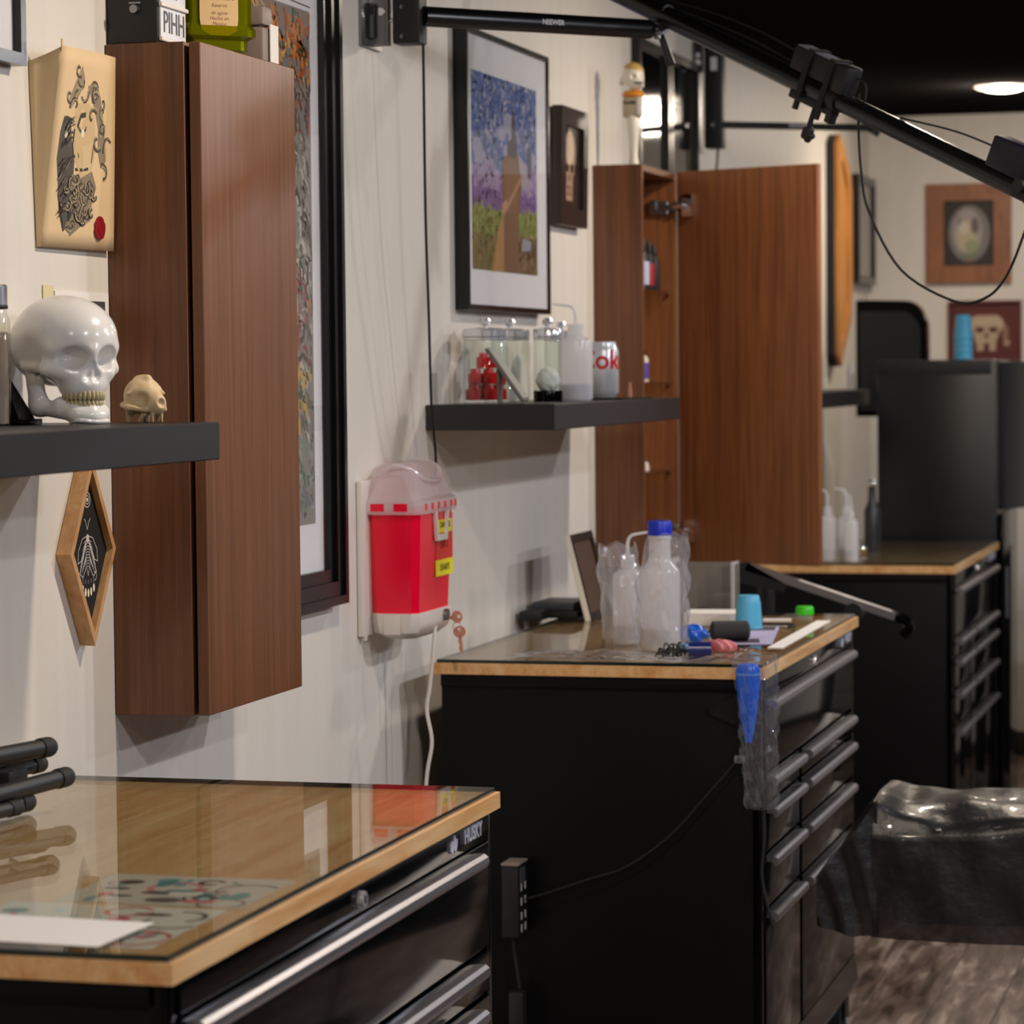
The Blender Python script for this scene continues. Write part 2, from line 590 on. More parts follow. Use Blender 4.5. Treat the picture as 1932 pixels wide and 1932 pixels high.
def text(name, s, size, o, u, v, n, m, parent=None, depth=0.0003, sx=1.0, wrap=None, shear=0.0, bold=0.0):
    """real letter shapes laid in the plane o + a*u + b*v (wrap: radius of an upright cylinder to bend round)"""
    cu = bpy.data.curves.new(name, 'FONT')
    cu.body = s
    cu.size = size
    cu.extrude = depth
    cu.offset = bold
    cu.shear = shear
    cu.align_x = 'CENTER'
    cu.align_y = 'CENTER'
    cu.resolution_u = 3
    t = bpy.data.objects.new(name, cu)
    C.objects.link(t)
    dg = bpy.context.evaluated_depsgraph_get()
    me = bpy.data.meshes.new_from_object(t.evaluated_get(dg))
    bpy.data.objects.remove(t)
    if wrap:
        tm = bmesh.new()
        tm.from_mesh(me)
        xs = [q.co.x for q in tm.verts]
        x = min(xs)
        while x < max(xs):
            bmesh.ops.bisect_plane(tm, geom=list(tm.verts) + list(tm.edges) + list(tm.faces), plane_co=(x, 0, 0), plane_no=(1, 0, 0))
            x += wrap * .09
        tm.to_mesh(me)
        tm.free()
    o, u, v, n = Vector(o), Vector(u), Vector(v), Vector(n)
    for vt in me.vertices:
        a, b, c = vt.co.x * sx, vt.co.y, vt.co.z
        if wrap:
            th = a / wrap
            vt.co = o + u * ((wrap + c) * math.sin(th)) + n * ((wrap + c) * math.cos(th)) + v * b
        else:
            vt.co = o + u * a + v * b + n * c
    me.materials.clear()
    return link_mesh(name, me, m, parent, 0)

def smin(a, b, k):
    h = np.clip(0.5 + 0.5 * (b - a) / k, 0, 1)
    return b * (1 - h) + a * h - k * h * (1 - h)

def smax(a, b, k):
    return -smin(-a, -b, k)

def d_ell(P, c, r):
    q = (P - np.array(c)) / np.array(r)
    l = np.linalg.norm(q, axis=-1)
    return (l - 1) * min(r)

def d_cap(P, a, b, r0, r1=None):
    r1 = r0 if r1 is None else r1
    a, b = np.array(a, float), np.array(b, float)
    ab = b - a
    h = np.clip(((P - a) @ ab) / (ab @ ab), 0, 1)
    return np.linalg.norm(P - a - h[..., None] * ab, axis=-1) - (r0 + (r1 - r0) * h)

def d_box(P, c, h, rot=0.0):
    q = np.abs(P - np.array(c)) - np.array(h)
    return np.linalg.norm(np.maximum(q, 0), axis=-1) + np.minimum(q.max(-1), 0)

def surface(f, lo, hi, n):
    """naive surface nets over a signed-distance function"""
    lo, hi = np.array(lo, float), np.array(hi, float)
    st = (hi - lo).max() / n
    dims = np.ceil((hi - lo) / st).astype(int) + 1
    ax = [lo[i] + st * np.arange(dims[i]) for i in range(3)]
    P = np.stack(np.meshgrid(*ax, indexing='ij'), -1)
    V = f(P)
    S = V < 0
    nx, ny, nz = [d - 1 for d in dims]
    acc = np.zeros((nx, ny, nz, 3))
    cnt = np.zeros((nx, ny, nz))
    for axis in range(3):
        sl0 = [slice(None)] * 3
        sl1 = [slice(None)] * 3
        sl0[axis] = slice(0, -1)
        sl1[axis] = slice(1, None)
        a, b = V[tuple(sl0)], V[tuple(sl1)]
        cr = S[tuple(sl0)] != S[tuple(sl1)]
        t = np.where(cr, a / np.where(a == b, 1, a - b), 0)
        pt = P[tuple(sl0)].copy()
        pt[..., axis] += t * st
        o1, o2 = [k for k in range(3) if k != axis]
        for i in (0, 1):
            for j in (0, 1):
                s_ = [slice(None)] * 3
                s_[o1] = slice(i, i + dims[o1] - 1)
                s_[o2] = slice(j, j + dims[o2] - 1)
                c_ = cr[tuple(s_)]
                acc += np.where(c_[..., None], pt[tuple(s_)], 0)
                cnt += c_
    act = cnt > 0
    idx = -np.ones((nx, ny, nz), int)
    idx[act] = np.arange(act.sum())
    verts = acc[act] / cnt[act][:, None]
    faces = []
    for axis in range(3):
        sl0 = [slice(None)] * 3
        sl1 = [slice(None)] * 3
        sl0[axis] = slice(0, -1)
        sl1[axis] = slice(1, None)
        o1, o2 = [(1, 2), (2, 0), (0, 1)][axis]
        cr = S[tuple(sl0)] != S[tuple(sl1)]
        ii = np.argwhere(cr)
        for q in ii:
            if q[o1] < 1 or q[o2] < 1 or q[o1] >= dims[o1] - 1 or q[o2] >= dims[o2] - 1:
                continue
            g = []
            for da, db in ((-1, -1), (0, -1), (0, 0), (-1, 0)):
                p = list(q)
                p[o1] += da
                p[o2] += db
                g.append(int(idx[tuple(p)]))
            if not S[tuple(q)]:
                g.reverse()
            faces.append(g)
    return verts, faces

def sdf_obj(name, f, lo, hi, n, m, parent, xf=None, smooth=60):
    v, fc = surface(f, lo, hi, n)
    me = bpy.data.meshes.new(name)
    vv = [Vector(p) for p in v]
    if xf:
        vv = [xf @ p for p in vv]
    me.from_pydata(vv, [], fc)
    return link_mesh(name, me, m, parent, smooth)

# ================================================================== SETTING
X_R, Y_B, Y_F = 4.7, 11.4, -1.6
fl = struct('floor', MB().box((-0.1, Y_F - .1, -0.06), (X_R + .1, Y_B + .1, -0.005)), M['plank'])
pw, pl = 0.152, 1.22
pm = MB().box((0, 0, -0.005), (pw - .002, pl - .002, 0), bev=.001, seg=1)
p0 = None
for i in range(14):
    for k in range(5):
        y = 4.1 + k * pl - (i * 0.47) % pl
        if p0 is None:
            p0 = o = pm.build('plank', M['plank'], fl, smooth=0)
        else:
            o = p0.copy()
            C.objects.link(o)
        o.location = (0.2 + i * pw, y, 0)
struct('ceiling', MB().box((-0.1, Y_F - .1, CEIL), (X_R + .1, Y_B + .1, CEIL + .08)), M['ceil'])
struct('wall_left', MB().box((-0.1, Y_F - .1, -.06), (0, Y_B + .1, CEIL)), M['wall'])
struct('wall_back', MB().box((0, Y_B, -.06), (X_R, Y_B + .1, CEIL)), M['wall'])
struct('wall_front', MB().box((0, Y_F - .1, -.06), (X_R, Y_F, CEIL)), M['wall'])
struct('wall_right', MB().box((X_R, Y_F - .1, -.06), (X_R + .1, Y_B + .1, CEIL)), M['wallr'])
struct('baseboard_left', MB().box((0, Y_F, -.005), (.012, Y_B, .09), bev=.003), M['base'])
struct('baseboard_back', MB().box((.012, Y_B - .012, -.005), (X_R, Y_B, .09), bev=.003), M['base'])

# ------------------------------------------------------------------ recessed ceiling lamps
for i, (x, y, down, wide, col) in enumerate(LAMPS):
    lab = ('round white recessed ceiling lamp glowing in the black ceiling before the back wall' if i == 0 else
           'round recessed ceiling lamp of %s light over %s' % ('warm' if i < 4 else 'cool', ['', 'the open wall cabinet', 'the shut wall cabinet', 'the near end of the picture wall', 'the near open floor', 'the middle of the open floor', 'the far open floor', 'the near half of the right wall', 'the far half of the right wall'][i]))
    t = thing('ceiling_lamp', lab, 'ceiling lamp', (x, y, CEIL), 0, 'recessed ceiling lamps')
    ls = 1.0 if i == 0 else .5
    MB().lathe([(.075 * ls, -.001), (.098 * ls, -.001), (.1 * ls, -.006), (.085 * ls, -.014), (.075 * ls, -.014)], seg=32).build('trim_ring', M['white'], t)
    MB().lathe([(0, -.026), (.03 * ls, -.025), (.055 * ls, -.021), (.072 * ls, -.014), (.078 * ls, -.004)], seg=32).build('lens', M['lens'], t)
    for kind, pwr, dz in (('AREA', down, -.034), ('POINT', wide, -.085)):
        ld = bpy.data.lights.new('lamp_glow', kind)
        if kind == 'AREA':
            ld.shape = 'DISK'
            ld.size = .10
        else:
            ld.shadow_soft_size = .05
        ld.energy = pwr
        ld.color = col
        lo = bpy.data.objects.new('lamp_glow', ld)
        C.objects.link(lo)
        lo.parent = t
        lo.location = (0, 0, dz)

# ================================================================== WORKBENCHES
BW, BL, BH = 0.632, 1.141, 0.955
def make_bench():
    t = thing('workbench', '', 'workbench', (0.014, 2.531, 0), 0, 'drawer workbenches along the wall')
    fx = BW - .006
    b = MB()
    b.box((.012, .012, .135), (fx - .02, .030, .9275), bev=.002)
    b.box((.012, BL - .030, .135), (fx - .02, BL - .012, .9275), bev=.002)
    b.box((.012, .03, .135), (.024, BL - .03, .9275))
    b.box((.024, .03, .135), (fx - .02, BL - .03, .15))
    b.box((.012, .006, .905), (fx - .02, .014, .9275), bev=.002)
    b.build('body', M['blk'], t)
    for yy in (.012, BL - .034):
        MB().box((fx - .024, yy, .135), (fx - .004, yy + .022, .9275), bev=.003).build('corner_post', M['gloss'], t)
    MB().prism([(0, 0), (.022, 0), (.027, .012), (.020, .068), (0, .068)], (fx - .022, .016, .137), (1, 0, 0), (0, 0, 1), (0, BL - .032, 0)).build('bottom_rail', M['gloss'], t, 20)
    MB().box((fx - .024, .402, .206), (fx - .008, .428, .749), bev=.002).build('divider', M['gloss'], t)
    # butcher-block top built from glued staves
    n = 15
    cut = [0] + [(k + .25 * math.sin(k * 5.1)) / n for k in range(1, n)] + [1]
    for k in range(n):
        a, c = BW * cut[k], BW * cut[k + 1]
        o = MB().box((a, 0, .9278), (c - .0001, BL, .949), bev=.0003, seg=1).build('top_stave', M['block'], t, smooth=0)
    MB().box((.006, .006, .9492), (BW - .006, BL - .006, .9552), bev=.0008, seg=1).build('glass_top', M['gtop'], t, smooth=0)
    MB().frame(rect(.0055, .0055, BW - .0055, BL - .0055), rect(.0075, .0075, BW - .0075, BL - .0075), (0, 0, .9493), (1, 0, 0), (0, 1, 0), (0, 0, .0058)).build('glass_edge', M['gedge'], t, smooth=0)
    hp = [(0, 0), (.006, .001), (.015, .001), (.020, -.003), (.021, -.010), (.018, -.016), (.013, -.017), (.013, -.013), (.008, -.009), (0, -.009)]
    def drawer(y0, y1, z0, z1):
        d = MB().box((fx - .022, y0, z0), (fx, y1, z1), bev=.003).build('drawer', M['gloss'], t)
        h = MB().prism(hp, (fx, y0 + .012, z1 - .006), (1, 0, 0), (0, 0, 1), (0, y1 - y0 - .024 - (.06 if y1 > 1 else 0), 0)).build('handle', M['alu'], d, smooth=30)
        return d
    d = MB().box((fx - .022, .036, .893), (fx, BL - .036, .9265), bev=.002).build('top_rail', M['gloss'], t)
    lk = MB().cyl((fx - .001, .572, .9085), (fx + .007, .572, .9085), .010, .009, 20).build('lock', M['lidm'], d)
    MB().box((fx + .007, .5695, .904), (fx + .0078, .5745, .913)).build('keyhole', M['ink'], lk)
    bt = text('badge', 'HUSKY', .0255, (fx + .0004, 1.030, .9115), (0, 1, 0), (0, 0, 1), (1, 0, 0), M['silver'], d, depth=.0012, bold=.0004)
    head = [(-.012, -.006), (-.006, -.010), (-.002, -.004), (.004, -.011), (.009, -.002), (.010, .006), (.005, .003), (.002, .012), (-.002, .005), (-.008, .006), (-.013, .001)]
    MB().prism(head, (fx, .945, .9100), (0, 1.35, 0), (0, 0, 1.0), (.0016, 0, 0)).build('emblem', M['silver'], d, smooth=0)
    drawer(.036, BL - .036, .754, .8905)
    for z0, z1 in ((.696, .749), (.606, .691), (.502, .601), (.210, .497)):
        drawer(.036, .400, z0, z1)
        drawer(.430, BL - .036, z0, z1)
    for cx_ in (.075, BW - .045):
        for cy_ in (.09, BL - .045):
            k = MB().box((cx_ - .03, cy_ - .035, .122), (cx_ + .03, cy_ + .035, .135), bev=.002)
            k.box((cx_ - .024, cy_ - .03, .05), (cx_ - .019, cy_ + .02, .124)).box((cx_ + .019, cy_ - .03, .05), (cx_ + .024, cy_ + .02, .124))
            k = k.build('caster', M['blkm'], t)
            MB().cyl((cx_ - .016, cy_ - .012, .055), (cx_ + .016, cy_ - .012, .055), .055, seg=28).build('wheel', M['rub'], k)
            MB().cyl((cx_ - .0275, cy_ - .012, .055), (cx_ + .0275, cy_ - .012, .055), .016, seg=16).build('axle_cap', M['lidm'], k)
    return t

bench1 = make_bench()
bench1['label'] = 'black drawer workbench whose glass top carries white paper and folded black stand legs'
bench2 = copy_tree(bench1)
bench2.location = (.069, 5.283, 0)
bench2['label'] = 'black drawer workbench with squeeze bottles in plastic bags on its glass top'
bench3 = copy_tree(bench1)
bench3.location = (.0875, 8.084, 0)
bench3['label'] = 'blurred black drawer workbench behind the silver chair arm, tall black cabinet beside it'
ZT = .9554

# ================================================================== WALL CABINETS
def make_cabinet():
    t = thing('wall_cabinet', '', 'wall cabinet', (0, 3.926, 1.0067), 0, 'brown wall cabinets')
    D, W_, H = .121, .40, .96
    MB().box((.001, 0, 0), (D, .016, H), bev=.0012, seg=1).build('side_panel', M['cab'], t, 20)
    MB().box((.001, W_ - .016, 0), (D, W_, H), bev=.0012, seg=1).build('side_panel', M['cabin'], t, 20)
    MB().box((.001, .016, H - .016), (D, W_ - .016, H), bev=.001, seg=1).build('top_panel', M['cab'], t, 20)
    MB().box((.001, .016, 0), (D, W_ - .016, .016), bev=.001, seg=1).build('bottom_panel', M['cab'], t, 20)
    MB().box((.001, .016, .016), (.009, W_ - .016, H - .016)).build('back_panel', M['cabin'], t, 20)
    for z in (.215, .435, .66):
        sh = MB().box((.0095, .017, z), (D - .008, W_ - .017, z + .006), bev=.0008, seg=1).build('glass_shelf', M['gtop'], t, 20)
        for yy in (.0165, W_ - .0225):
            for xx in (.025, D - .022):
                MB().cyl((xx, yy, z - .004), (xx, yy + .006, z - .004), .0038, seg=10).build('shelf_pin', M['chrome'], sh)
    return t

def make_door(t, ang):
    d = MB().box((.0005, -.399, 0.001), (.018, -.001, .959), bev=.0012, seg=1).build('door', M['cab'], t, 20)
    d.location = (.1275, .40, 0)
    d.rotation_euler = (0, 0, ang)
    return d
cab1 = make_cabinet()
cab1['label'] = 'tall narrow brown wall cabinet, door shut, behind the white skull'
cab2 = copy_tree(cab1)
cab2.location = (0, 6.8675, 1.0246)
cab2['label'] = 'tall narrow brown wall cabinet with its door standing open'
make_door(cab1, 0)
d2 = make_door(cab2, 1.17)
d2.data.materials[0] = M['cabin']
d2.scale = (1, 1.04, 1.02)
d2.location = (.1222, .3875, -.013)
for z in (.875, .075):
    h = MB().box((.055, .372, z - .018), (.100, .384, z + .018), bev=.003)
    h.box((.085, .366, z - .008), (.128, .380, z + .008), bev=.003).box((.06, .364, z - .006), (.075, .374, z + .020), bev=.002)
    h.cyl((.100, .373, z - .014), (.100, .373, z + .014), .006)
    h.build('hinge', M['steel'], cab2)
    # cup plate on the inside of the open door
    g = MB().box((-.010, -.052, z - .028), (.0004, -.020, z + .028), bev=.003).cyl((-.012, -.036, z), (.0002, -.036, z), .017)
    g.box((-.026, -.034, z - .008), (-.010, -.004, z + .008), bev=.003)
    g.build('hinge_cup', M['chrome'], d2)

# ================================================================== FLOATING SHELVES
def make_shelf(y0, y1, z, label):
    t = thing('floating_shelf', label, 'shelf', (0, y0, z - .05), 0, 'black floating shelves')
    MB().box((.001, .0, 0), (.26, y1 - y0, .05), bev=.0015, seg=1).build('board', M['shelf'], t, 20)
    MB().box((.0015, .06, .012), (.02, y1 - y0 - .06, .038)).build('wall_rail', M['steel'], t, 0)
    for yy in (-.0004, y1 - y0 - .0006):
        MB().box((.003, yy, .002), (.258, yy + .001, .048)).build('end_cap', M['shelf'], t, 0)
    return t
make_shelf(2.53, 3.683, 1.432, 'black floating shelf bearing the white human skull')
make_shelf(5.4757, 6.63, 1.4315, 'black floating shelf bearing glass jars and a soda can')
make_shelf(8.46, 9.60, 1.425, 'black floating shelf seen past the open cabinet door, beside the tall black cabinet')
S1, S2 = 1.4322, 1.4317

# ================================================================== ON THE FIRST SHELF
# human skull
def skull_f(P):
    Q = P.copy()
    Q[..., 1] = np.abs(Q[..., 1])
    d = d_ell(Q, (-.08, 0, .66), (.45, .375, .345))
    d = smin(d, d_ell(Q, (-.20, 0, .58), (.30, .33, .27)), .10)
    d = smin(d, d_ell(Q, (.12, 0, .66), (.30, .30, .26)), .12)
    d = smin(d, d_ell(Q, (.20, 0, .44), (.20, .23, .26)), .10)
    d = smin(d, d_cap(Q, (.34, .05, .610), (.22, .26, .590), .052, .05), .06)
    d = smin(d, d_cap(Q, (.30, .17, .40), (.17, .29, .43), .065, .05), .06)
    d = smin(d, d_cap(Q, (.17, .29, .43), (-.10, .325, .45), .042, .036), .05)
    d = smin(d, d_cap(Q, (.17, .285, .45), (.20, .265, .58), .04, .04), .04)
    d = smin(d, d_ell(Q, (.26, 0, .30), (.15, .170, .13)), .06)
    d = smin(d, d_cap(Q, (.375, 0, .50), (.385, 0, .56), .042, .05), .05)
    d = smax(d, -d_ell(Q, (.40, .150, .510), (.19, .112, .088)), .03)
    d = smax(d, -d_cap(Q, (.43, 0, .455), (.42, .034, .37), .026, .046), .02)
    d = smax(d, -d_ell(Q, (.05, .40, .55), (.14, .075, .11)), .08)
    d = smax(d, -d_ell(Q, (.12, .27, .31), (.075, .10, .085)), .04)
    j = d_cap(Q, (.355, 0, .075), (.31, .10, .085), .070, .066)
    j = smin(j, d_cap(Q, (.31, .10, .085), (-.02, .245, .14), .064, .065), .06)
    j = smin(j, d_cap(Q, (-.02, .245, .14), (-.06, .285, .40), .075, .05), .05)
    j = smin(j, d_cap(Q, (-.02, .25, .16), (.05, .265, .36), .05, .03), .05)
    j = smin(j, d_cap(Q, (.335, 0, .14), (.18, .16, .16), .055, .055), .05)
    j = smin(j, d_ell(Q, (.375, 0, .06), (.055, .10, .06)), .05)
    d = smin(d, j, .015)
    d = np.maximum(d, -(Q[..., 2] - .004))
    return d
ang = math.radians(-38)
SK = .168
sk = thing('human_skull', 'glossy white human skull model with ivory teeth on black shelf', 'skull', (.094, 3.567, S1), ang)
sdf_obj('cranium', skull_f, (-.62, -.46, -.02), (.56, .46, 1.06), 96, M['bone'], sk, Matrix.Scale(SK, 4))
tb = MB()
for row, (zc, hh, dz) in enumerate(((.222, .044, 0), (.160, .038, 0))):
    for k in range(15):
        th = math.radians(-84 + 168 * k / 14)
        rx, ry = (.180, .160) if row == 0 else (.170, .152)
        c = (.215 + rx * math.cos(th), ry * math.sin(th), zc)
        tb.ell([q * SK for q in c], [.024 * SK, .0175 * SK, hh * SK], nu=8, nv=6)
tb.build('teeth', M['tooth'], sk, 60)

# small animal skull
def cat_f(P):
    Q = P.copy()
    Q[..., 1] = np.abs(Q[..., 1])
    d = d_ell(Q, (-.05, 0, .48), (.36, .34, .34))
    d = smin(d, d_cap(Q, (-.2, 0, .78), (.1, 0, .80), .06), .1)
    d = smin(d, d_ell(Q, (.28, 0, .34), (.26, .19, .22)), .12)
    d = smin(d, d_cap(Q, (.30, .20, .24), (.02, .38, .28), .055), .05)
    d = smin(d, d_cap(Q, (.02, .38, .28), (-.25, .30, .32), .055), .05)
    d = smin(d, d_cap(Q, (.05, .26, .58), (.02, .40, .52), .06, .03), .06)
    d = smax(d, -d_ell(Q, (.25, .27, .42), (.15, .14, .14)), .04)
    d = smax(d, -d_ell(Q, (.54, 0, .36), (.09, .08, .08)), .03)
    d = smax(d, -d_ell(Q, (.0, 0, .02), (.4, .22, .12)), .04)
    d = smin(d, d_cap(Q, (.36, .10, .16), (.38, .10, .02), .03, .015), .03)
    d = smin(d, d_cap(Q, (.2, .17, .16), (.1, .2, .04), .05, .03), .04)
    d = smin(d, d_cap(Q, (-.2, .18, .2), (-.22, .18, .02), .08, .06), .05)
    return np.maximum(d, -(Q[..., 2] - .003))
cs = thing('animal_skull', 'small tan animal skull at the shelf end next to the white skull', 'skull', (.172, 3.638, S1), math.radians(-32))
sdf_obj('cranium', cat_f, (-.55, -.58, -.02), (.62, .58, .95), 60, M['bonew'], cs, Matrix.Scale(.074, 4))

bb = MB().tube([(.118, 3.520, S1 + .003), (.132, 3.512, S1 + .006), (.150, 3.524, S1 + .004), (.158, 3.546, S1 + .004)], .0032)
bb.tube([(.118, 3.520, S1 + .003), (.128, 3.535, S1 + .008), (.142, 3.538, S1 + .005)], .003)
tag(bb.build('jaw_bone', M['bone']), 'slim white curved bone lying on the shelf before the skull', 'bone')

g = thing('glass_flask', 'tall flask of beige liquid with a chrome lid on the shelf', 'bottle', (.034, 3.452, S1))
MB().lathe([(0, 0), (.027, 0), (.029, .004), (.029, .135), (.026, .142), (.025, .150)], seg=32).build('flask_wall', M['glass'], g)
MB().lathe([(0, .003), (.0265, .003), (.0265, .118), (0, .118)], seg=32).build('contents', M['beige'], g)
MB().lathe([(.0255, .150), (.0265, .151), (.0265, .178), (.025, .180), (0, .181)], seg=32).build('lid', M['alu'], g)
MB().lathe([(.0265, .149), (.0272, .150), (.0272, .153), (.0265, .154)], seg=32).build('seal', M['rub'], g)

py = thing('black_pyramid', 'glossy black pyramid ornament on a square base beside the white skull', 'ornament', (.034, 3.512, S1))
MB().box((-.032, -.032, 0), (.036, .026, .008), bev=.0015).build('base', M['gloss'], py)
v = [(-.026, -.028, .008), (.028, -.028, .008), (.028, .020, .008), (-.026, .020, .008), (-.016, -.014, .100)]
MB()._add(v, [(0, 1, 4), (1, 2, 4), (2, 3, 4), (3, 0, 4), (3, 2, 1, 0)]).build('spire', M['gloss'], py, 0)

ph = thing('instant_photo', 'dark instant photo with white border taped on the wall behind the skull', 'photo', (.001, 3.735, 1.50))
MB().box((0, 0, 0), (.0016, .186, .112)).build('photo_card', M['paper'], ph, 0)
print_obj('photo_image', [(rect(.014, .022, .172, .100), '#4a4643'), ([(.014, .022), (.172, .022), (.172, .060), (.10, .075), (.014, .05)], '#615c57')], (.0018, 0, 0), (0, 1, 0), (0, 0, 1), (1, 0, 0), ph)
nt_ = thing('sticky_note', 'small pale yellow note with a dark mark beside the instant photo', 'note', (.001, 3.698, 1.575))
MB().box((0, 0, 0), (.001, .034, .044)).build('note_paper', mat('pale_yellow_paper', '#d9cfa0', .7), nt_, 0)
text('note_mark', 'lo', .016, (.0012, .016, .016), (0, 1, 0), (0, 0, 1), (1, 0, 0), M['ink'], nt_)

# ================================================================== PICTURES ROUND THE FIRST STATION
def framed(name, label, y0, y1, z0, z1, depth, bw, fm, mm, mw, group=None, tilt=0.0, x0=0.001, glass=True, mat_in=None, rec=.012):
    """picture on the left wall; returns the thing and the picture opening (y0, y1, z0, z1, x) in its own frame"""
    t = thing(name, label, 'picture', (x0, y0, z0), 0, group)
    t.rotation_euler = (0, tilt, 0)
    W_, H_ = y1 - y0, z1 - z0
    MB().frame(rect(0, 0, W_, H_), rect(bw, bw, W_ - bw, H_ - bw), (0, 0, 0), (0, 1, 0), (0, 0, 1), (depth, 0, 0)).build('frame', fm, t, 20)
    MB().box((.0, bw, bw), (depth - rec, W_ - bw, H_ - bw)).build('mat_board', mm, t, 0)
    if glass:
        MB().box((depth - rec + .002, bw, bw), (depth - rec + .0035, W_ - bw, H_ - bw)).build('glazing', M['pglass'], t, 0)
    iy0, iy1, iz0, iz1 = mat_in if mat_in else (bw + mw, W_ - bw - mw, bw + mw, H_ - bw - mw)
    return t, (iy0, iy1, iz0, iz1, depth - rec + .0003)

t, op = framed('picture_frame', 'dark framed grey picture cut off by the upper corner above the paper print', 3.24, 3.612, 1.905, 2.38, .022, .016, M['fblk'], M['wmat'], .04)
pl_ = [(rect(op[0], op[2], op[1], op[3]), '#a9a4a2')]
for k in range(40):
    a, b_ = rnd.uniform(op[0], op[1] - .03), rnd.uniform(op[2], op[3] - .05)
    pl_ += [(q, rnd.choice(['#8d8988', '#bdb8b5', '#77726f', '#9b9694'])) for q in stroke([(a, b_), (a + .02, b_ + .04)], .008)]
print_obj('drawing', pl_, (op[4], 0, 0), (0, 1, 0), (0, 0, 1), (1, 0, 0), t, .00002)

# curled cream sheet with an engraved bearded head; drawn in its own 0..100 x 0..100 frame
ap = thing('paper_print', 'curling cream paper print of a bearded stone head with a red wax seal', 'print', (0, 3.66, 1.67))
A_, B_, C_, D_ = Vector((.008, .020, 0)), Vector((.011, .262, .002)), Vector((.046, .018, .268)), Vector((.030, .235, .274))
def sheet(a, b):
    p = (A_ * (1 - a) + B_ * a) * (1 - b) + (C_ * (1 - a) + D_ * a) * b
    p.x += .004 * math.sin(PI * a) * b
    return p
flap0 = Vector((.0015, .020, .0)), Vector((.0015, .005, .248))
pb = MB().grid(lambda a, b: tuple(sheet(a, b)), 10, 12)
pb.grid(lambda a, b: tuple((flap0[0] * (1 - b) + flap0[1] * b) * (1 - a) + sheet(0, b) * a + Vector((0, .004 * math.sin(PI * a) * b, 0))), 6, 12)
pb.build('sheet', M['cream'], ap, 60, solid=.0006)
U_ = (B_ - A_)
nrm = (D_ - A_).cross(C_ - B_).normalized() * -1
if nrm.x < 0:
    nrm = -nrm
def bust():
    P = []
    r = random.Random(3)
    T = lambda q: q
    def add(poly, c):
        P.append((poly, c))
    # shaded side of the head
    add([(14, 30), (8, 44), (9, 58), (13, 66), (24, 62), (28, 52), (34, 44), (34, 30), (50, 20), (44, 14), (30, 10), (26, 8), (18, 18)], '#5b554f')
    add([(12, 36), (9, 50), (14, 58), (24, 54), (28, 46), (24, 36)], '#6e675f')
    add([(26, 8), (14, 26), (16, 40), (28, 30), (36, 16)], '#3a3634')
    # face in half tone
    add([(32, 73), (50, 74), (62, 66), (66, 50), (60, 38), (44, 36), (34, 46), (30, 56), (28, 66)], '#cdb287')
    add([(44, 52), (58, 54), (60, 40), (48, 38)], '#d3ba90')
    # brow, eyes, nose, mouth
    for pts, wd, c in (([(34, 61), (38, 67), (46, 68)], 2.6, '#4d473f'), ([(36, 61), (40, 59), (47, 60), (48, 62)], 1.6, '#5a534a'),
                       ([(12, 62), (16, 65), (24, 64)], 2.4, '#4d473f'), ([(30, 60), (29, 52), (32, 46)], 2.0, '#4a443d'), ([(32, 46), (37, 48), (40, 46)], 1.8, '#3c3732'),
                       ([(36, 40), (46, 40), (56, 41)], 1.6, '#4a443d'), ([(60, 44), (62, 52), (64, 58)], 1.6, '#6b6052')):
        for q in stroke(pts, wd):
            add(q, c)
    add(disc(43, 58.5, 2.6, 2.2), '#e8dcc0')
    add(disc(18, 57, 2.2, 2.0), '#d9ccae')
    # waving locks: hair at the crown and side, beard below
    def lock(cx, cy, ln_, a, bend, wd=1.0):
        for off, c, w_ in ((0, '#3b3531', 2.9), (.9, '#8b7f6b', 1.5), (-.8, '#5b5148', 1.1), (1.7, '#c0ae88', .6)):
            x, y, th = cx + off * math.sin(a), cy - off * math.cos(a) * .7, a
            pts = [(x, y)]
            for k in range(9):
                x += ln_ / 9 * math.cos(th)
                y += ln_ / 9 * math.sin(th) * .62
                th += bend * (.5 + k * .16) / 3
                pts.append((x, y))
            for k, q in enumerate(stroke(pts, 1)):
                (x0, y0), (x1, y1) = pts[k], pts[k + 1]
                d_ = math.hypot(x1 - x0, y1 - y0) or 1
                wk = w_ * wd * (1 - (k / 9) ** 2 * .7) / 2
                nx, ny = -(y1 - y0) / d_ * wk, (x1 - x0) / d_ * wk * .8
                add([(x0 + nx, y0 + ny), (x1 + nx, y1 + ny), (x1 - nx, y1 - ny), (x0 - nx, y0 - ny)], c)
    add([(26, 84), (34, 92), (40, 86), (34, 78), (22, 70), (17, 74)], '#9c8d73')
    add([(46, 82), (58, 86), (70, 78), (76, 68), (82, 56), (84, 46), (76, 42), (70, 50), (68, 62), (60, 72)], '#8f816a')
    add([(30, 38), (46, 36), (62, 40), (70, 32), (64, 22), (52, 12), (36, 6), (28, 12), (30, 26)], '#8a7d68')
    for cx, cy in ((30, 80), (24, 74), (34, 87), (28, 84), (20, 70), (48, 80), (54, 84), (60, 82), (66, 78), (58, 76), (70, 72), (64, 70), (74, 66), (70, 60), (77, 58), (74, 52), (79, 50), (76, 44)):
        lock(cx, cy, r.uniform(15, 22), r.uniform(0, 6.28), r.choice((-1.1, 1.1)) * r.uniform(.8, 1.3))
    for k in range(34):
        cx, cy = r.uniform(30, 64), r.uniform(9, 37)
        if cy > 5 + (cx - 28) * .3:
            lock(cx, cy, r.uniform(13, 20), r.uniform(3.6, 5.8), r.choice((-1.2, 1.2)) * r.uniform(.7, 1.4), .95)
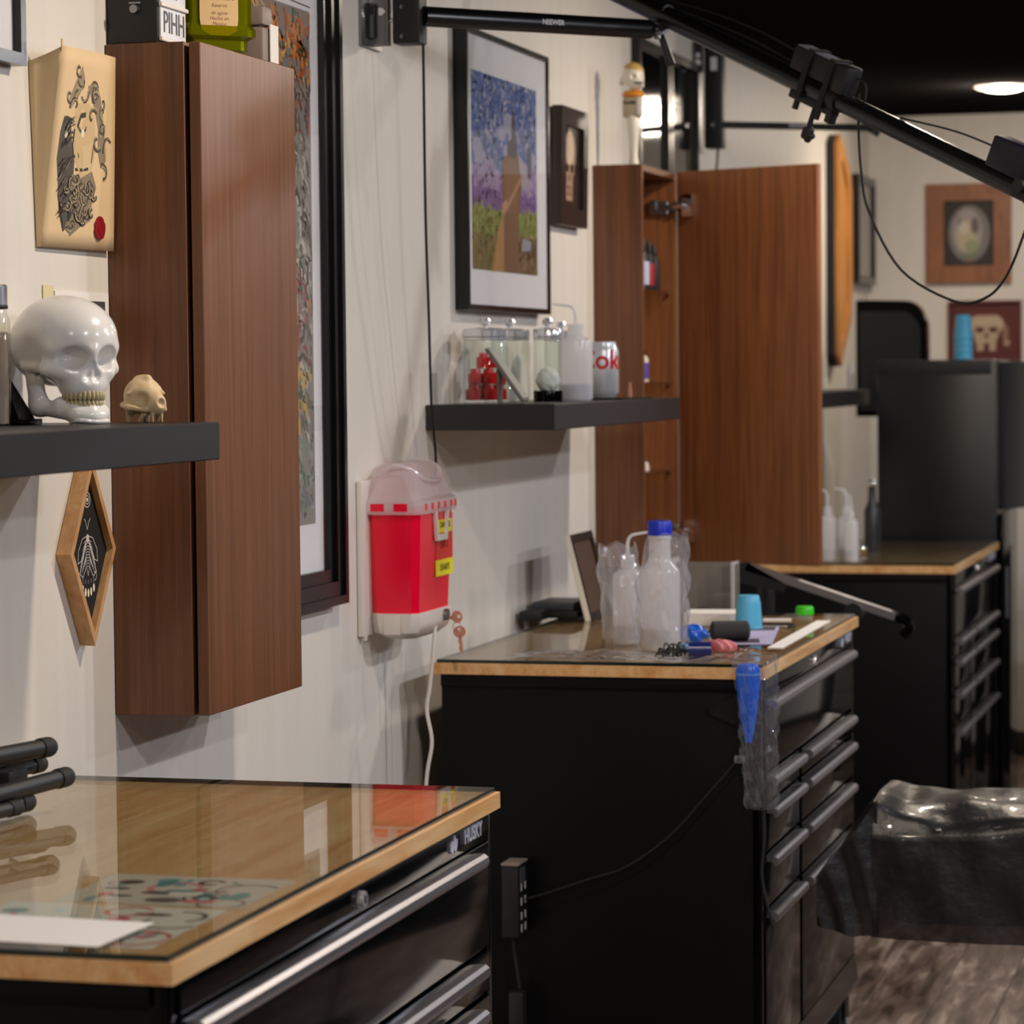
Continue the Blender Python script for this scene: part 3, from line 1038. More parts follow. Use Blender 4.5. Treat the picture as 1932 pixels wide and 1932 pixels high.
    for k in range(26):
        y_ = r.uniform(14, 62)
        x_ = 11 + r.uniform(0, 12)
        for q in stroke([(x_, y_), (x_ + 5, y_ + 3.5), (x_ + 9, y_ + 4)], r.uniform(.5, 1.1)):
            add(q, r.choice(['#3d3834', '#837a70', '#4a4540']))
    return P
def mapped(P):
    return [([(a / 100, b / 100) for a, b in poly], c) for poly, c in P]
bp_ = mapped(bust())
vv, ff, cc = [], [], []
for k, (poly, c) in enumerate(bp_):
    b0 = len(vv)
    for a, b in poly:
        vv.append(sheet(a, b) + nrm * (.0005 + .0000012 * k))
    ff.append(tuple(range(b0, b0 + len(poly))))
    cc.append((*lin(c), 1))
me = bpy.data.meshes.new('engraving')
me.from_pydata(vv, [], ff)
at = me.color_attributes.new('Col', 'FLOAT_COLOR', 'CORNER')
for f, c in zip(me.polygons, cc):
    for li in f.loop_indices:
        at.data[li].color = c
link_mesh('engraving', me, M['print'], ap, 0)
ws = sheet(.77, .115)
sl = MB()
for k in range(20):
    pass
sl.prism([(.018 * math.cos(2 * PI * k / 20) * (1 + .08 * math.sin(k * 2.3)), .0165 * math.sin(2 * PI * k / 20)) for k in range(20)], ws, (0, 1, 0), (0, 0, 1), (.003, 0, 0))
sl.prism(disc(0, 0, .010), ws + Vector((.003, 0, 0)), (0, 1, 0), (0, 0, 1), (.0006, 0, 0))
sl.build('wax_seal', mat('red_wax', '#8a1420', .35), ap, 30)
MB().box((.044, .016, .262), (.0455, .021, .277)).build('tape_strip', M['cream'], ap, 0)

# diamond shadow box with a moth
dm = thing('diamond_shadow_box', 'diamond shaped oak shadow box with a white moth on black', 'shadow box', (.001, 3.806, 1.25))
hw, hh, dp = .079, .1325, .022
do = [(-hw, 0), (0, -hh), (hw, 0), (0, hh)]
di = [(a * .86, b * .86) for a, b in do]
for k in range(4):
    j = (k + 1) % 4
    MB().prism([do[k], do[j], di[j], di[k]], (0, 0, 0), (0, 1, 0), (0, 0, 1), (dp, 0, 0)).build('frame_side', M['oak'], dm, 0)
MB().prism(di, (0, 0, 0), (0, 1, 0), (0, 0, 1), (.0125, 0, 0)).build('backing', M['velvet'], dm, 0)
mo = []
wk = '#cfc6bb'
def ln(pts, wd=.0012, c=wk):
    for s in (1, -1):
        mo.extend((q, c) for q in stroke([(a * s, b) for a, b in pts], wd))
ln([(0, .030), (.006, .042), (.011, .046)])
ln([(0, .022), (.018, .018), (.032, .002), (.034, -.016), (.022, -.012), (.006, .014)])
ln([(.005, .012), (.016, -.010), (.028, -.030), (.018, -.036), (.006, -.022)])
for k in range(5):
    ln([(.004, .016), (.014 + k * .004, .012 - k * .011)], .0008)
    ln([(.005, -.004), (.010 + k * .003, -.018 - k * .003)], .0007)
for k in range(9):
    ln([(0, .012 - k * .004), (.0055 - k * .0003, .010 - k * .004)], .0009)
ln([(.0062, .014), (.006, -.02), (0, -.034)], .001)
mo.append((disc(0, .018, .005, .006), wk))
for k in (-2, -1, 0, 1, 2):
    mo.append((disc(k * .0095, -.052 - (4 - k * k) * .0016, .0032, .006), '#e3d6bd'))
    mo.extend((q, wk) for q in stroke([(k * .0095, -.045), (k * .0095, -.036 - (4 - k * k) * .001)], .0008))
for rr in (.006, .0105):
    mo.extend((q, wk) for q in stroke(arc(0, .072, rr, 0, 2 * PI, 18), .0014))
mo.append((disc(0, .072, .0028), '#e8dfcf'))
mo.extend((q, wk) for q in stroke(arc(.022, -.036, .006, -1.5, 1.9, 10), .0013))
print_obj('moth', mo, (.0127, 0, 0), (0, 1, 0), (0, 0, 1), (1, 0, 0), dm, .0000025)

# big poster frame behind the shut cabinet
pf = thing('poster_frame', 'large dark lacquered poster frame half hidden behind the shut cabinet', 'picture', (.001, 4.36, 1.092))
W_, H_ = .545, 1.28
prof = [(0, .0, .030), (.018, .030, .034), (.040, .034, .026), (.062, .026, .020), (.085, .020, .008)]
for k, (inn, xa, xb) in enumerate(prof[:-1]):
    pass
MB().frame(rect(0, 0, W_, H_), rect(.015, .015, W_ - .015, H_ - .015), (0, 0, 0), (0, 1, 0), (0, 0, 1), (.030, 0, 0)).build('outer_moulding', M['fblk'], pf, 20)
MB().frame(rect(.015, .015, W_ - .015, H_ - .015), rect(.040, .040, W_ - .040, H_ - .040), (0, 0, 0), (0, 1, 0), (0, 0, 1), (.024, 0, 0)).build('middle_moulding', M['fblk'], pf, 20)
MB().frame(rect(.040, .040, W_ - .040, H_ - .040), rect(.062, .062, W_ - .062, H_ - .062), (0, 0, 0), (0, 1, 0), (0, 0, 1), (.017, 0, 0)).build('inner_moulding', M['fblk'], pf, 20)
MB().box((0, .062, .062), (.005, W_ - .062, H_ - .062)).build('mat_board', M['wmat'], pf, 0)
r = random.Random(11)
pa = [(rect(.08, .145, W_ - .105, H_ - .26), '#8b8780')]
bands = [(.0, ['#5b6650', '#7d8a78', '#9aa0a0', '#3f4a3c', '#6b6f78']), (.16, ['#4b5a3a', '#b3914a', '#c9a45a', '#6b6a50', '#3a4030', '#c4bfb2']), (.30, ['#b07a50', '#8d3b38', '#a8504a', '#6a665e', '#c0b8a8', '#4a463f']),
         (.48, ['#5c5954', '#8d8981', '#b9b3a8', '#a89f92', '#3e3b38', '#d0cabd']), (.66, ['#7a7670', '#595550', '#a59d90', '#c6beb2', '#46423e']), (.78, ['#c25a2c', '#7c4a5c', '#8a6e62', '#a08c70', '#5a4a48']), (.88, ['#b8521e', '#d98a3c', '#6e4a1e', '#c46a28', '#4a3a20', '#e0b068'])]
for k in range(1500):
    a = r.uniform(.09, W_ - .112)
    tb_ = r.random() ** .9
    b = .15 + tb_ * (H_ - .26 - .15 - .03)
    cols = [c for f, c in bands if tb_ >= f][-1]
    th = r.gauss(PI / 2, .5)
    L_ = r.uniform(.010, .045)
    pts = [(a, b), (a + L_ * .5 * math.cos(th), b + L_ * .5 * math.sin(th)), (a + L_ * math.cos(th + .5), b + L_ * math.sin(th + .5))]
    pts = [(min(max(x, .082), W_ - .107), min(max(y, .147), H_ - .262)) for x, y in pts]
    cc_ = r.choice(cols)
    pa += [(q, cc_, 1) for q in stroke(pts, r.uniform(.003, .011))]
pa += [(q, '#3b3838') for q in stroke([(.10, H_ - .245), (W_ - .10, H_ - .252)], .002)]
print_obj('poster_art', pa, (.0055, 0, 0), (0, 1, 0), (0, 0, 1), (1, 0, 0), pf, .00002)
MB().box((.010, .062, .062), (.012, W_ - .062, H_ - .062)).build('glazing', M['pglass'], pf, 0)

# ------------------------------------------------------------------ on top of the shut cabinet
ZC = 1.0067 + .96 + .0005
lb = thing('letter_light_box', 'black light box with a white letter board standing on the cabinet', 'light box', (.003, 3.932, ZC))
MB().box((0, 0, 0), (.076, .108, .215), bev=.003).build('case', M['blkm'], lb)
MB().box((.0755, .006, .006), (.079, .102, .209)).build('panel', mat('white_acrylic', '#d4d6dc', .3), lb, 0)
for z in (.003, .052, .104, .156, .205):
    MB().box((.077, .003, z), (.083, .105, z + .006), bev=.001, seg=1).build('letter_rail', M['white'], lb, 0)
MB().cyl((.043, .001, .048), (.043, -.008, .048), .007, .006, 16).build('switch', M['steel'], lb)
MB().box((.034, -.002, .056), (.052, .001, .0585)).build('slot', M['steel'], lb, 0)
for s, z in (('PIHH', .030), ('II', .080)):
    text('letters', s, .044, (.0796, .056 if s != 'II' else .062, z), (0, 1, 0), (0, 0, 1), (1, 0, 0), mat('grey_letter', '#5c5d63', .5), lb, sx=.85)

bt = thing('liquor_bottle', 'yellow-green glass bottle with a cream label on the cabinet', 'bottle', (.092, 4.118, ZC), math.radians(40))
def octo(hx, hy, c=.35):
    k = min(hx, hy) * c
    return [(hx, -hy + k), (hx, hy - k), (hx - k, hy), (-hx + k, hy), (-hx, hy - k), (-hx, -hy + k), (-hx + k, -hy), (hx - k, -hy)]
lv = [(.044, .022, 0), (.048, .025, .006), (.048, .025, .020), (.060, .031, .026), (.060, .031, .036), (.054, .027, .044), (.054, .027, .120), (.060, .031, .128), (.060, .031, .140), (.034, .022, .158), (.014, .014, .178), (.013, .013, .22)]
vv, ff = [], []
for hx, hy, z in lv:
    vv += [(a, b, z) for a, b in octo(hx, hy)]
for k in range(len(lv) - 1):
    ff += [(k * 8 + i, k * 8 + (i + 1) % 8, (k + 1) * 8 + (i + 1) % 8, (k + 1) * 8 + i) for i in range(8)]
ff += [tuple(range(7, -1, -1)), tuple(range((len(lv) - 1) * 8, len(lv) * 8))]
MB()._add(vv, ff).build('bottle_glass', M['liquor'], bt, 0)
vv = [(a * .9, b * .9, z + (.004 if i == 0 else 0)) for i, (hx, hy, z) in enumerate(lv[:8]) for a, b in octo(hx, hy)]
ff = [(k * 8 + i, k * 8 + (i + 1) % 8, (k + 1) * 8 + (i + 1) % 8, (k + 1) * 8 + i) for k in range(7) for i in range(8)] + [tuple(range(7, -1, -1)), tuple(range(56, 64))]
MB()._add(vv, ff).build('liquor', mat('yellow_green_liquor', '#8a8a06', .1, spec=.4), bt, 0)
lbp = [(-.024, .034), (-.012, .026), (.012, .026), (.024, .034), (.026, .05), (.026, .115), (-.026, .115), (-.026, .05)]
lbl = MB().prism(lbp, (0, -.0278, 0), (1.15, 0, 0), (0, 0, 1), (0, -.0008, 0)).build('label_paper', M['tequila'], bt, 0)
text('script', 'Don Valo', .013, (0, -.0288, .082), (1, 0, 0), (0, 0, 1), (0, -1, 0), mat('brown_ink', '#7a5634', .6), lbl, shear=.35, depth=.0001)
for k, (s, z) in enumerate((('Reserva', .070), ('de agave', .059), ('Hecho en', .051), ('Mexico', .043))):
    text('small_print', s, .0075, (0, -.0288, z), (1, 0, 0), (0, 0, 1), (0, -1, 0), mat('brown_ink', '#7a5634', .6), lbl, shear=.3, depth=.0001)
MB().lathe([(.015, .215), (.017, .218), (.017, .245), (0, .247)], seg=16).build('stopper', M['brownf'], bt)

tp = thing('taupe_tin', 'taupe rounded tin with a lid seam behind the green bottle', 'tin', (.098, 4.285, ZC))
MB().box((-.030, -.022, 0), (.020, .022, .058), bev=.006).build('tin_body', M['taupe'], tp)
MB().box((-.031, -.023, .0595), (.021, .023, .090), bev=.009).build('lid', M['taupe'], tp)
cd = MB().box((-.001, 0, 0), (.0, .034, .062))
cd = cd.build('folded_card', [M['paper']], None, 0, solid=.0012)
cd.location = (.122, 4.285, ZC + .0005)
tag(cd, 'narrow white card standing beside the taupe tin', 'card')

# ================================================================== SHARPS BOX AND CABLES
sb = thing('sharps_container', 'red sharps disposal box with clear lid in its white wall bracket', 'sharps box', (.001, 5.04, 1.0))
b = MB().box((0, 0, .018), (.010, .30, .30), bev=.003).box((.006, .012, .01), (.012, .022, .245), bev=.002)
b.build('wall_bracket', M['white'], sb)
tr = [(.030, .035, .0), (.092, .036, .0), (.104, .048, .03), (.104, .258, .03)]
vv = []
def loop(x0, x1, y0, y1, z, c):
    return [(x0 + c, y0, z), (x1 - c, y0, z), (x1, y0 + c, z), (x1, y1 - c, z), (x1 - c, y1, z), (x0 + c, y1, z), (x0, y1 - c, z), (x0, y0 + c, z)]
lv = [loop(.03, .085, .06, .235, .010, .02), loop(.012, .098, .038, .258, .022, .018), loop(.012, .104, .034, .262, .038, .016), loop(.012, .104, .034, .262, .058, .014)]
vv = sum(lv, [])
ff = [(k * 8 + i, k * 8 + (i + 1) % 8, (k + 1) * 8 + (i + 1) % 8, (k + 1) * 8 + i) for k in range(3) for i in range(8)] + [tuple(range(7, -1, -1)), tuple(range(24, 32))]
MB()._add(vv, ff).build('bracket_tray', M['white'], sb, 30)
MB().box((.038, .0335, .020), (.070, .0345, .056), bev=.001).build('latch', M['white'], sb)
lv = [loop(.012, .100, .042, .248, .052, .012), loop(.004, .106, .036, .262, .243, .014)]
ff = [(i, (i + 1) % 8, 8 + (i + 1) % 8, 8 + i) for i in range(8)] + [tuple(range(7, -1, -1)), tuple(range(8, 16))]
MB()._add(sum(lv, []), ff).build('red_bin', M['red'], sb, 20)
# lid: stepped collar, slots and a folded hopper
lv = [loop(-.001, .112, .026, .272, .238, .012), loop(-.001, .112, .026, .272, .262, .012), loop(.004, .104, .032, .266, .268, .012), loop(.010, .092, .05, .250, .308, .02), loop(.020, .080, .09, .225, .330, .02)]
ff = [(k * 8 + i, k * 8 + (i + 1) % 8, (k + 1) * 8 + (i + 1) % 8, (k + 1) * 8 + i) for k in range(4) for i in range(8)] + [tuple(range(32, 40))]
ld_ = MB()._add(sum(lv, []), ff).build('lid', M['lidp'], sb, 25)
h = MB()
h.tube([(.020, .07, .295), (.050, .055, .325), (.080, .075, .318), (.098, .10, .300), (.100, .19, .296), (.084, .235, .318), (.045, .24, .332), (.02, .22, .32)], .004)
h.build('hopper_rim', M['lidp'], ld_)
for y0 in (.058, .098, .138, .178, .218, .246):
    MB().box((.1118, y0, .245), (.1125, y0 + .014, .257)).build('slot', M['red'], ld_, 0)
for x0 in (.018, .062):
    MB().box((x0, .0255, .244), (x0 + .026, .0262, .258)).build('slot', M['red'], ld_, 0)
h = MB().prism([(.125, .24), (.135, .185), (.20, .185), (.212, .24), (.202, .24), (.194, .196), (.142, .196), (.135, .24)], (.1065, 0, 0), (0, 1, 0), (0, 0, 1), (.006, 0, 0))
h.build('closure_tab', M['white'], ld_, 20)
lab = MB().box((.1030, .148, .130), (.1052, .255, .232)).build('warning_label', M['ored'], sb, 0)
lab.rotation_euler = (0, 0, 0)
MB().box((.1040, .146, .118), (.1056, .256, .148)).build('yellow_stripe', M['yellow'], sb, 0)
MB().box((.1055, .155, .198), (.1072, .245, .222)).build('yellow_tag', M['yellow'], sb, 0)
text('print_line', 'SHARPS', .018, (.1060, .20, .133), (0, 1, 0), (0, 0, 1), (1, 0, 0), mat('olive_ink', '#6a6410', .6), sb)
text('print_line', 'DANGER', .016, (.1076, .20, .212), (0, 1, 0), (0, 0, 1), (1, 0, 0), mat('olive_ink', '#6a6410', .6), sb)
text('print_line', 'BIO', .030, (.1056, .20, .178), (0, 1, 0), (0, 0, 1), (1, 0, 0), mat('deep_red_ink', '#a01010', .6), sb)
MB().cyl((.09, .20, .045), (.112, .20, .045), .010).build('key_lock', M['steel'], sb)
def key(o, sz, ang):
    k = MB()
    ca, sa = math.cos(ang), math.sin(ang)
    f = lambda P_: [(a * ca - b * sa, a * sa + b * ca) for a, b in P_]
    head_o = disc(0, 0, .0115 * sz, .0105 * sz, 18)
    head_i = disc(0, .004 * sz, .0032 * sz, .0032 * sz, 18)
    k.frame(f(head_o), f(head_i), o, (1, 0, 0), (0, 0, 1), (0, .0018, 0))
    k.prism(f([(-.003 * sz, -.009 * sz), (.003 * sz, -.009 * sz), (.003 * sz, -.034 * sz), (0, -.038 * sz), (-.003 * sz, -.034 * sz), (-.004 * sz, -.028 * sz), (-.002 * sz, -.024 * sz), (-.004 * sz, -.018 * sz)]), o, (1, 0, 0), (0, 0, 1), (0, .0018, 0))
    return k
key((.128, .20, .040), 1.0, -1.4).build('key', M['copper'], sb)
kr = MB().tube([(.128 + .008 * math.cos(a), .201, .022 + .008 * math.sin(a)) for a in [2 * PI * i / 12 for i in range(13)]], .0008, sub=2, seg=6)
kr.build('key_ring', M['copper'], sb)
key((.132, .202, .012), 1.05, .1).build('key', M['copper'], sb)

kc = MB().tube([(.098, 5.165, 2.10), (.098, 5.168, 2.07), (.089, 5.2, 1.79), (.078, 5.25, 1.6), (.066, 5.30, 1.437), (.055, 5.36, 1.34), (.048, 5.385, 1.285)], .0026, seg=8)
tag(kc.build('black_cable', M['rub']), 'thin black cable hanging down the wall from the lamp mount past the jar shelf', 'cable')
wc = thing('white_wire', 'white cord dropping below the red sharps box beside the workbench', 'cord', (0, 5.2, .3))
MB().tube([(.045, .19, .995), (.055, .16, .94), (.09, .06, .83), (.098, .0, .717), (.088, 0, .619), (.081, 0, .569), (.090, 0, .510), (.079, 0, .441), (.07, 0, .30), (.06, .0, .0)], .0035, seg=10).build('flex', M['white'], wc)
MB().box((.036, .182, .985), (.054, .200, 1.012), bev=.003).build('connector', M['white'], wc)

# ================================================================== LAMP ARMS
def strap(b, p, d, r):
    return b.cyl(p - d * .006, p + d * .006, r, seg=20)

mt = thing('wall_lamp_arm', 'long black jointed lamp arm on a wall mount with a cable loop under it', 'lamp arm', (.0, 5.15, 2.09))
MB().box((.0005, -.06, -.005), (.006, .06, .16), bev=.002).build('wall_plate', M['steel'], mt)
b = MB().box((.004, -.012, .0), (.040, -.006, .16), bev=.002).box((.004, .006, .0), (.040, .012, .16), bev=.002)
b.build('hinge_ears', M['steel'], mt)
b = MB().cyl((.010, -.022, .012), (.010, -.022, .075), .008).cyl((.010, -.022, .062), (.010, -.030, .062), .010)
b.build('clamp_knob', M['blkm'], mt)
MB().cyl((.004, 0, .045), (.055, 0, .045), .004).cyl((.028, 0, .030), (.028, 0, .085), .006).cyl((.028, -.010, .06), (.028, -.016, .06), .007).build('hinge_pin', M['chrome'], mt)
MB().box((.051, -.022, .0), (.104, .028, .20), bev=.006).build('mount_head', M['blkm'], mt)
for z in (.066, .013):
    MB().cyl((.072, -.0215, z), (.072, -.0245, z), .005, seg=14).build('bolt', M['chrome'], mt)
P0, P1 = Vector((.100, .005, .051)), Vector((.424, .45, .063))
MB().cyl(P0, P1, .0185, seg=28).build('wall_tube', M['satin'], mt)
dd = (P1 - P0).normalized()
mid = P0 + (P1 - P0) * .535
side = Vector((0, 0, 1))
nn = dd.cross(side).normalized()
text('tube_print', 'NEEWER', .0135, mid + nn * .0, dd, side, nn, M['wink'], mt, depth=.0003, bold=.0002)
bpy.data.objects['tube_print'].location = nn * .0187
B0, B1 = Vector((0.311, 0.55, 0.163)), Vector((1.208, 0.0, -0.306))
bd_ = (B1 - B0).normalized()
# the swivel joint
J = B0 + bd_ * ((Vector((.440, .471, .085)) - B0).dot(bd_))
MB().cyl(P1 - dd * .004, P1 + dd * .012, .012, seg=16).cyl(P1 + dd * .02 - nn * .02, P1 + dd * .02 + nn * .02, .011, seg=20).box(tuple(P1 + dd * .02 - Vector((.006, .006, .018))), tuple(P1 + dd * .02 + Vector((.006, .006, .018))), bev=.002).build('swivel_joint', M['steel'], mt)
MB().cyl(P1 + dd * .03, J, .008, seg=14).cyl(J - nn * .022, J + nn * .022, .016, seg=20).build('boom_clamp', M['blkm'], mt)
lv_ = P1 + dd * .045
MB().tube([lv_ - nn * .02, lv_ - nn * .024 + Vector((.010, -.004, -.020)), lv_ - nn * .024 + Vector((.026, -.006, -.066))], lambda t: .006 + .003 * t).build('lock_lever', M['blkm'], mt)
MB().cyl(B0 - bd_ * .12, B0 + bd_ * .66, .0200, seg=28).build('boom_outer_tube', M['satin'], mt)
MB().cyl(B0 + bd_ * .66, B1, .0180, seg=28).build('boom_inner_tube', M['satin'], mt)
MB().cyl(B0 + bd_ * .630, B0 + bd_ * .665, .0230, seg=24).build('tube_collar', M['blkm'], mt)
# frame vectors of the boom
up = (Vector((0, 0, 1)) - bd_ * bd_.z).normalized()
sd = bd_.cross(up)
def boom(t, a, c):
    return B0 + bd_ * t + up * a + sd * c
FR = lambda t: Matrix(((bd_.x, sd.x, up.x, boom(t, 0, 0).x), (bd_.y, sd.y, up.y, boom(t, 0, 0).y), (bd_.z, sd.z, up.z, boom(t, 0, 0).z), (0, 0, 0, 1)))
tps = .612
def framed_box(lo_, hi_, bev, name, m, t=tps):
    o = MB().box(lo_, hi_, bev=bev).build(name, m, mt)
    o.data.transform(FR(t))
    return o
framed_box((-.074, -.020, .020), (.050, .020, .064), .004, 'power_adapter', M['blkm'])
framed_box((-.070, -.019, .0642), (.030, .018, .0665), .001, 'adapter_label', mat('grey_label', '#777980', .4))
framed_box((.034, -.022, .014), (.066, .022, .067), .006, 'adapter_end', M['blkm'])
for t in (-.030, .026):
    o = MB().frame([(-.025, -.022), (.025, -.022), (.025, .0695), (-.025, .0695)], [(-.0225, -.0195), (.0225, -.0195), (.0225, .067), (-.0225, .067)], (t - .006, 0, 0), (0, 1, 0), (0, 0, 1), (.012, 0, 0)).build('strap', M['rub'], mt, 0)
    o.data.transform(FR(tps))
b = MB().box((-.062, -.012, -.032), (.050, .012, -.016), bev=.003).cyl((-.046, 0, -.03), (-.046, 0, -.050), .006).cyl((.010, 0, -.03), (.010, 0, -.050), .006).box((.036, -.010, -.045), (.050, .010, -.018), bev=.002)
o = b.build('rail_clamp', M['blkm'], mt)
o.data.transform(FR(tps))
b = MB().cyl((.0, 0, -.030), (.0, 0, -.085), .005)
for k in range(5):
    a_ = 2 * PI * k / 5
    b.ell((.009 * math.cos(a_), -.004, -.083 + .009 * math.sin(a_)), (.007, .008, .007), nu=10, nv=6)
b.cyl((0, -.010, -.083), (0, .004, -.083), .010)
o = b.build('star_knob', M['blkm'], mt)
o.data.transform(FR(tps))
TE = (B1 - B0).length
o = MB().box((-.118, -.02, .016), (-.028, .022, .072), bev=.004).build('lamp_battery', mat('blue_black_plastic', '#0c0c1a', .4), mt)
o.data.transform(FR(TE))
o = MB().cyl((-.02, 0, 0), (.03, 0, 0), .020).box((-.05, -.018, -.014), (.0, .018, .030), bev=.004).cyl((-.03, -.03, .01), (-.03, .03, .01), .012).build('lamp_socket', M['blkm'], mt)
o.data.transform(FR(TE))
o = MB().cyl((-.025, -.032, .028), (-.025, -.012, .028), .012).cyl((.02, -.02, -.010), (.05, -.02, -.014), .010).build('lamp_socket_bolt', M['chrome'], mt)
o.data.transform(FR(TE))
# the battery's own thin cables along the boom
o = MB().tube([(.12, -.010, .020), (.26, -.010, .040), (.40, -.010, .050), (.54, -.010, .046)], .0016, seg=6).tube([(.20, -.014, .019), (.38, -.016, .028), (.54, -.012, .024)], .0018, seg=6).tube([(.678, -.01, .05), (.70, -.012, .044), (.71, -.012, .018)], .0018, seg=6).tube([(.80, -.012, .018), (TE - .22, -.012, .040), (TE - .10, -.01, .046)], .0018, seg=6)
o = o.build('boom_wires', M['rub'], mt)
o.data.transform(FR(0))
q = Vector((0, 5.15, 2.09))
lp = [(0.866, 5.36, 1.993), (0.865, 5.36, 1.933), (0.872, 5.345, 1.85), (0.888, 5.33, 1.777), (0.95, 5.3, 1.67), (1.05, 5.25, 1.612), (1.109, 5.22, 1.616), (1.148, 5.2, 1.654), (1.18, 5.18, 1.726), (1.2, 5.16, 1.785)]
MB().tube([Vector(p) - q for p in lp], .0024, seg=8).build('cable_loop', M['rub'], mt)

m2 = thing('wall_lamp_arm', 'blurred black lamp mount and bar on the wall above the open cabinet', 'lamp arm', (0, 8.10, 2.10))
MB().box((.0005, -.06, .0), (.006, .06, .30), bev=.002).build('wall_plate', M['steel'], m2)
MB().box((.004, -.03, .22), (.022, .0, .36), bev=.003).build('clamp_knob', M['blkm'], m2)
MB().cyl((.012, -.032, .265), (.012, -.036, .265), .007).cyl((.012, -.032, .245), (.012, -.037, .245), .009).build('bolt', M['chrome'], m2)
MB().box((.022, .0, .01), (.074, .055, .31), bev=.006).build('mount_head', M['blkm'], m2)
MB().box((.042, -.003, .225), (.060, .001, .262)).build('white_tag', M['wink'], m2, 0)
MB().cyl((.048, 0, .075), (.048, -.003, .075), .006).build('bolt', M['chrome'], m2)
MB().cyl((.07, .03, .076), (.47, .25, .072), .010, seg=20).build('wall_tube', M['satin'], m2)
text('tube_print', 'NEEWER', .014, Vector((.26, .135, .075)) + Vector((.482, -.876, 0)) * .0103, (.876, .482, -.009), (0, 0, 1), (.482, -.876, 0), M['wink'], m2)
MB().tube([(.055, .03, .01), (.05, .02, -.06), (.03, .01, -.14)], .003).build('mount_cable', M['rub'], m2)
MB().cyl((.455, .25, .055), (.48, .25, .095), .018).build('end_joint', M['blkm'], m2)

# ================================================================== PICTURES ON THE MIDDLE WALL
t, op = framed('landscape_painting', 'tall black framed painting of a robed figure under blue sky, grey mat', 5.690, 6.345, 1.620, 2.187, .029, .011, M['fblk'], M['mat'], .06, mat_in=(.045, .560, .083, .485), rec=.0055)
y0, y1, z0, z1, xx = op
r = random.Random(5)
W2, H2 = y1 - y0, z1 - z0
pa = [(rect(y0, z0 + H2 * a, y1, z0 + H2 * b), c, 2) for a, b, c in ((0, .19, '#6e6a42'), (.19, .32, '#76853f'), (.32, .42, '#6f5f9a'), (.42, .53, '#a093bd'), (.53, 1, '#4f68a6'))]
def region(a, b):
    if b > .52 + .05 * math.sin(a * 9):
        return ['#4a62a0', '#5570ad', '#3f5793', '#6a80b5', '#7d8cbc'] if r.random() < .82 else ['#a9a9c0', '#c0bccb']
    if b > .41:
        return ['#a79bc2', '#b8a8c8', '#8f84b4', '#9a92bf']
    if b > .31:
        return ['#74639f', '#6a5a96', '#8070a8']
    if b > .18:
        return ['#7a8a4a', '#6b7c3e', '#8c9a58', '#94a25e']
    return ['#6e7440', '#77733f', '#5e6236', '#8a7a50'] if a < .55 else ['#6d5d4a', '#7c6950', '#5a4c3c', '#8b7a60']
for k in range(2600):
    a, b = r.random(), r.random()
    c = r.choice(region(a, b))
    L_, th = r.uniform(.02, .06), r.gauss(1.2, .7)
    pts = [(a, b), (a + L_ * math.cos(th), b + L_ * math.sin(th) * 1.2)]
    pts = [(y0 + min(max(x, 0.01), .99) * W2, z0 + min(max(y, 0.01), .99) * H2) for x, y in pts]
    pa += [(q, c, 1) for q in stroke(pts, r.uniform(.004, .012))]
def PT(pts):
    return [(y0 + a * W2, z0 + b * H2) for a, b in pts]
# clouds, robed figure with a tall hat, staff, path
for cx, cy, rr in ((.08, .62, .07), (.12, .58, .06), (.45, .72, .06), (.55, .78, .08), (.62, .70, .07), (.93, .62, .05), (.52, .63, .05)):
    pa.append((PT(disc(cx, cy, rr, rr * .7)), '#a3a3bf'))
pa.append((PT([(.28, .0), (.38, .22), (.46, .30), (.52, .0)]), '#b08a5a'))
pa.append((PT([(.46, .0), (.47, .30), (.44, .44), (.46, .58), (.56, .64), (.70, .63), (.76, .52), (.74, .40), (.70, .30), (.70, .0)]), '#7c5f4a'))
pa.append((PT([(.70, .63), (.82, .58), (.86, .50), (.80, .44), (.74, .48)]), '#a9a6b4'))
pa.append((PT([(.47, .56), (.56, .63), (.66, .62), (.70, .50), (.66, .32), (.50, .32)]), '#86684f'))
pa.append((PT([(.53, .62), (.53, .67), (.58, .70), (.68, .69), (.69, .63), (.62, .60)]), '#4b4650'))
pa.append((PT([(.59, .69), (.60, .80), (.63, .88), (.66, .80), (.68, .69)]), '#545162'))
pa += [(q, '#b08a6c') for q in stroke(PT([(.46, .30), (.60, .40), (.76, .52)]), .012)]
pa += [(q, '#c29a78') for q in stroke(PT([(.45, .33), (.52, .36)]), .02)]
pa += [(q, '#a8844f') for q in stroke(PT([(.30, .0), (.38, .18), (.44, .0)]), .012)]
pa.append((PT(disc(.88, .60, .035, .09)), '#4c5070'))
pa.append((PT([(.74, .12), (.88, .13), (.90, .18), (.76, .19)]), '#9aa0ae'))
print_obj('painting', pa, (xx, 0, 0), (0, 1, 0), (0, 0, 1), (1, 0, 0), t, .00002)

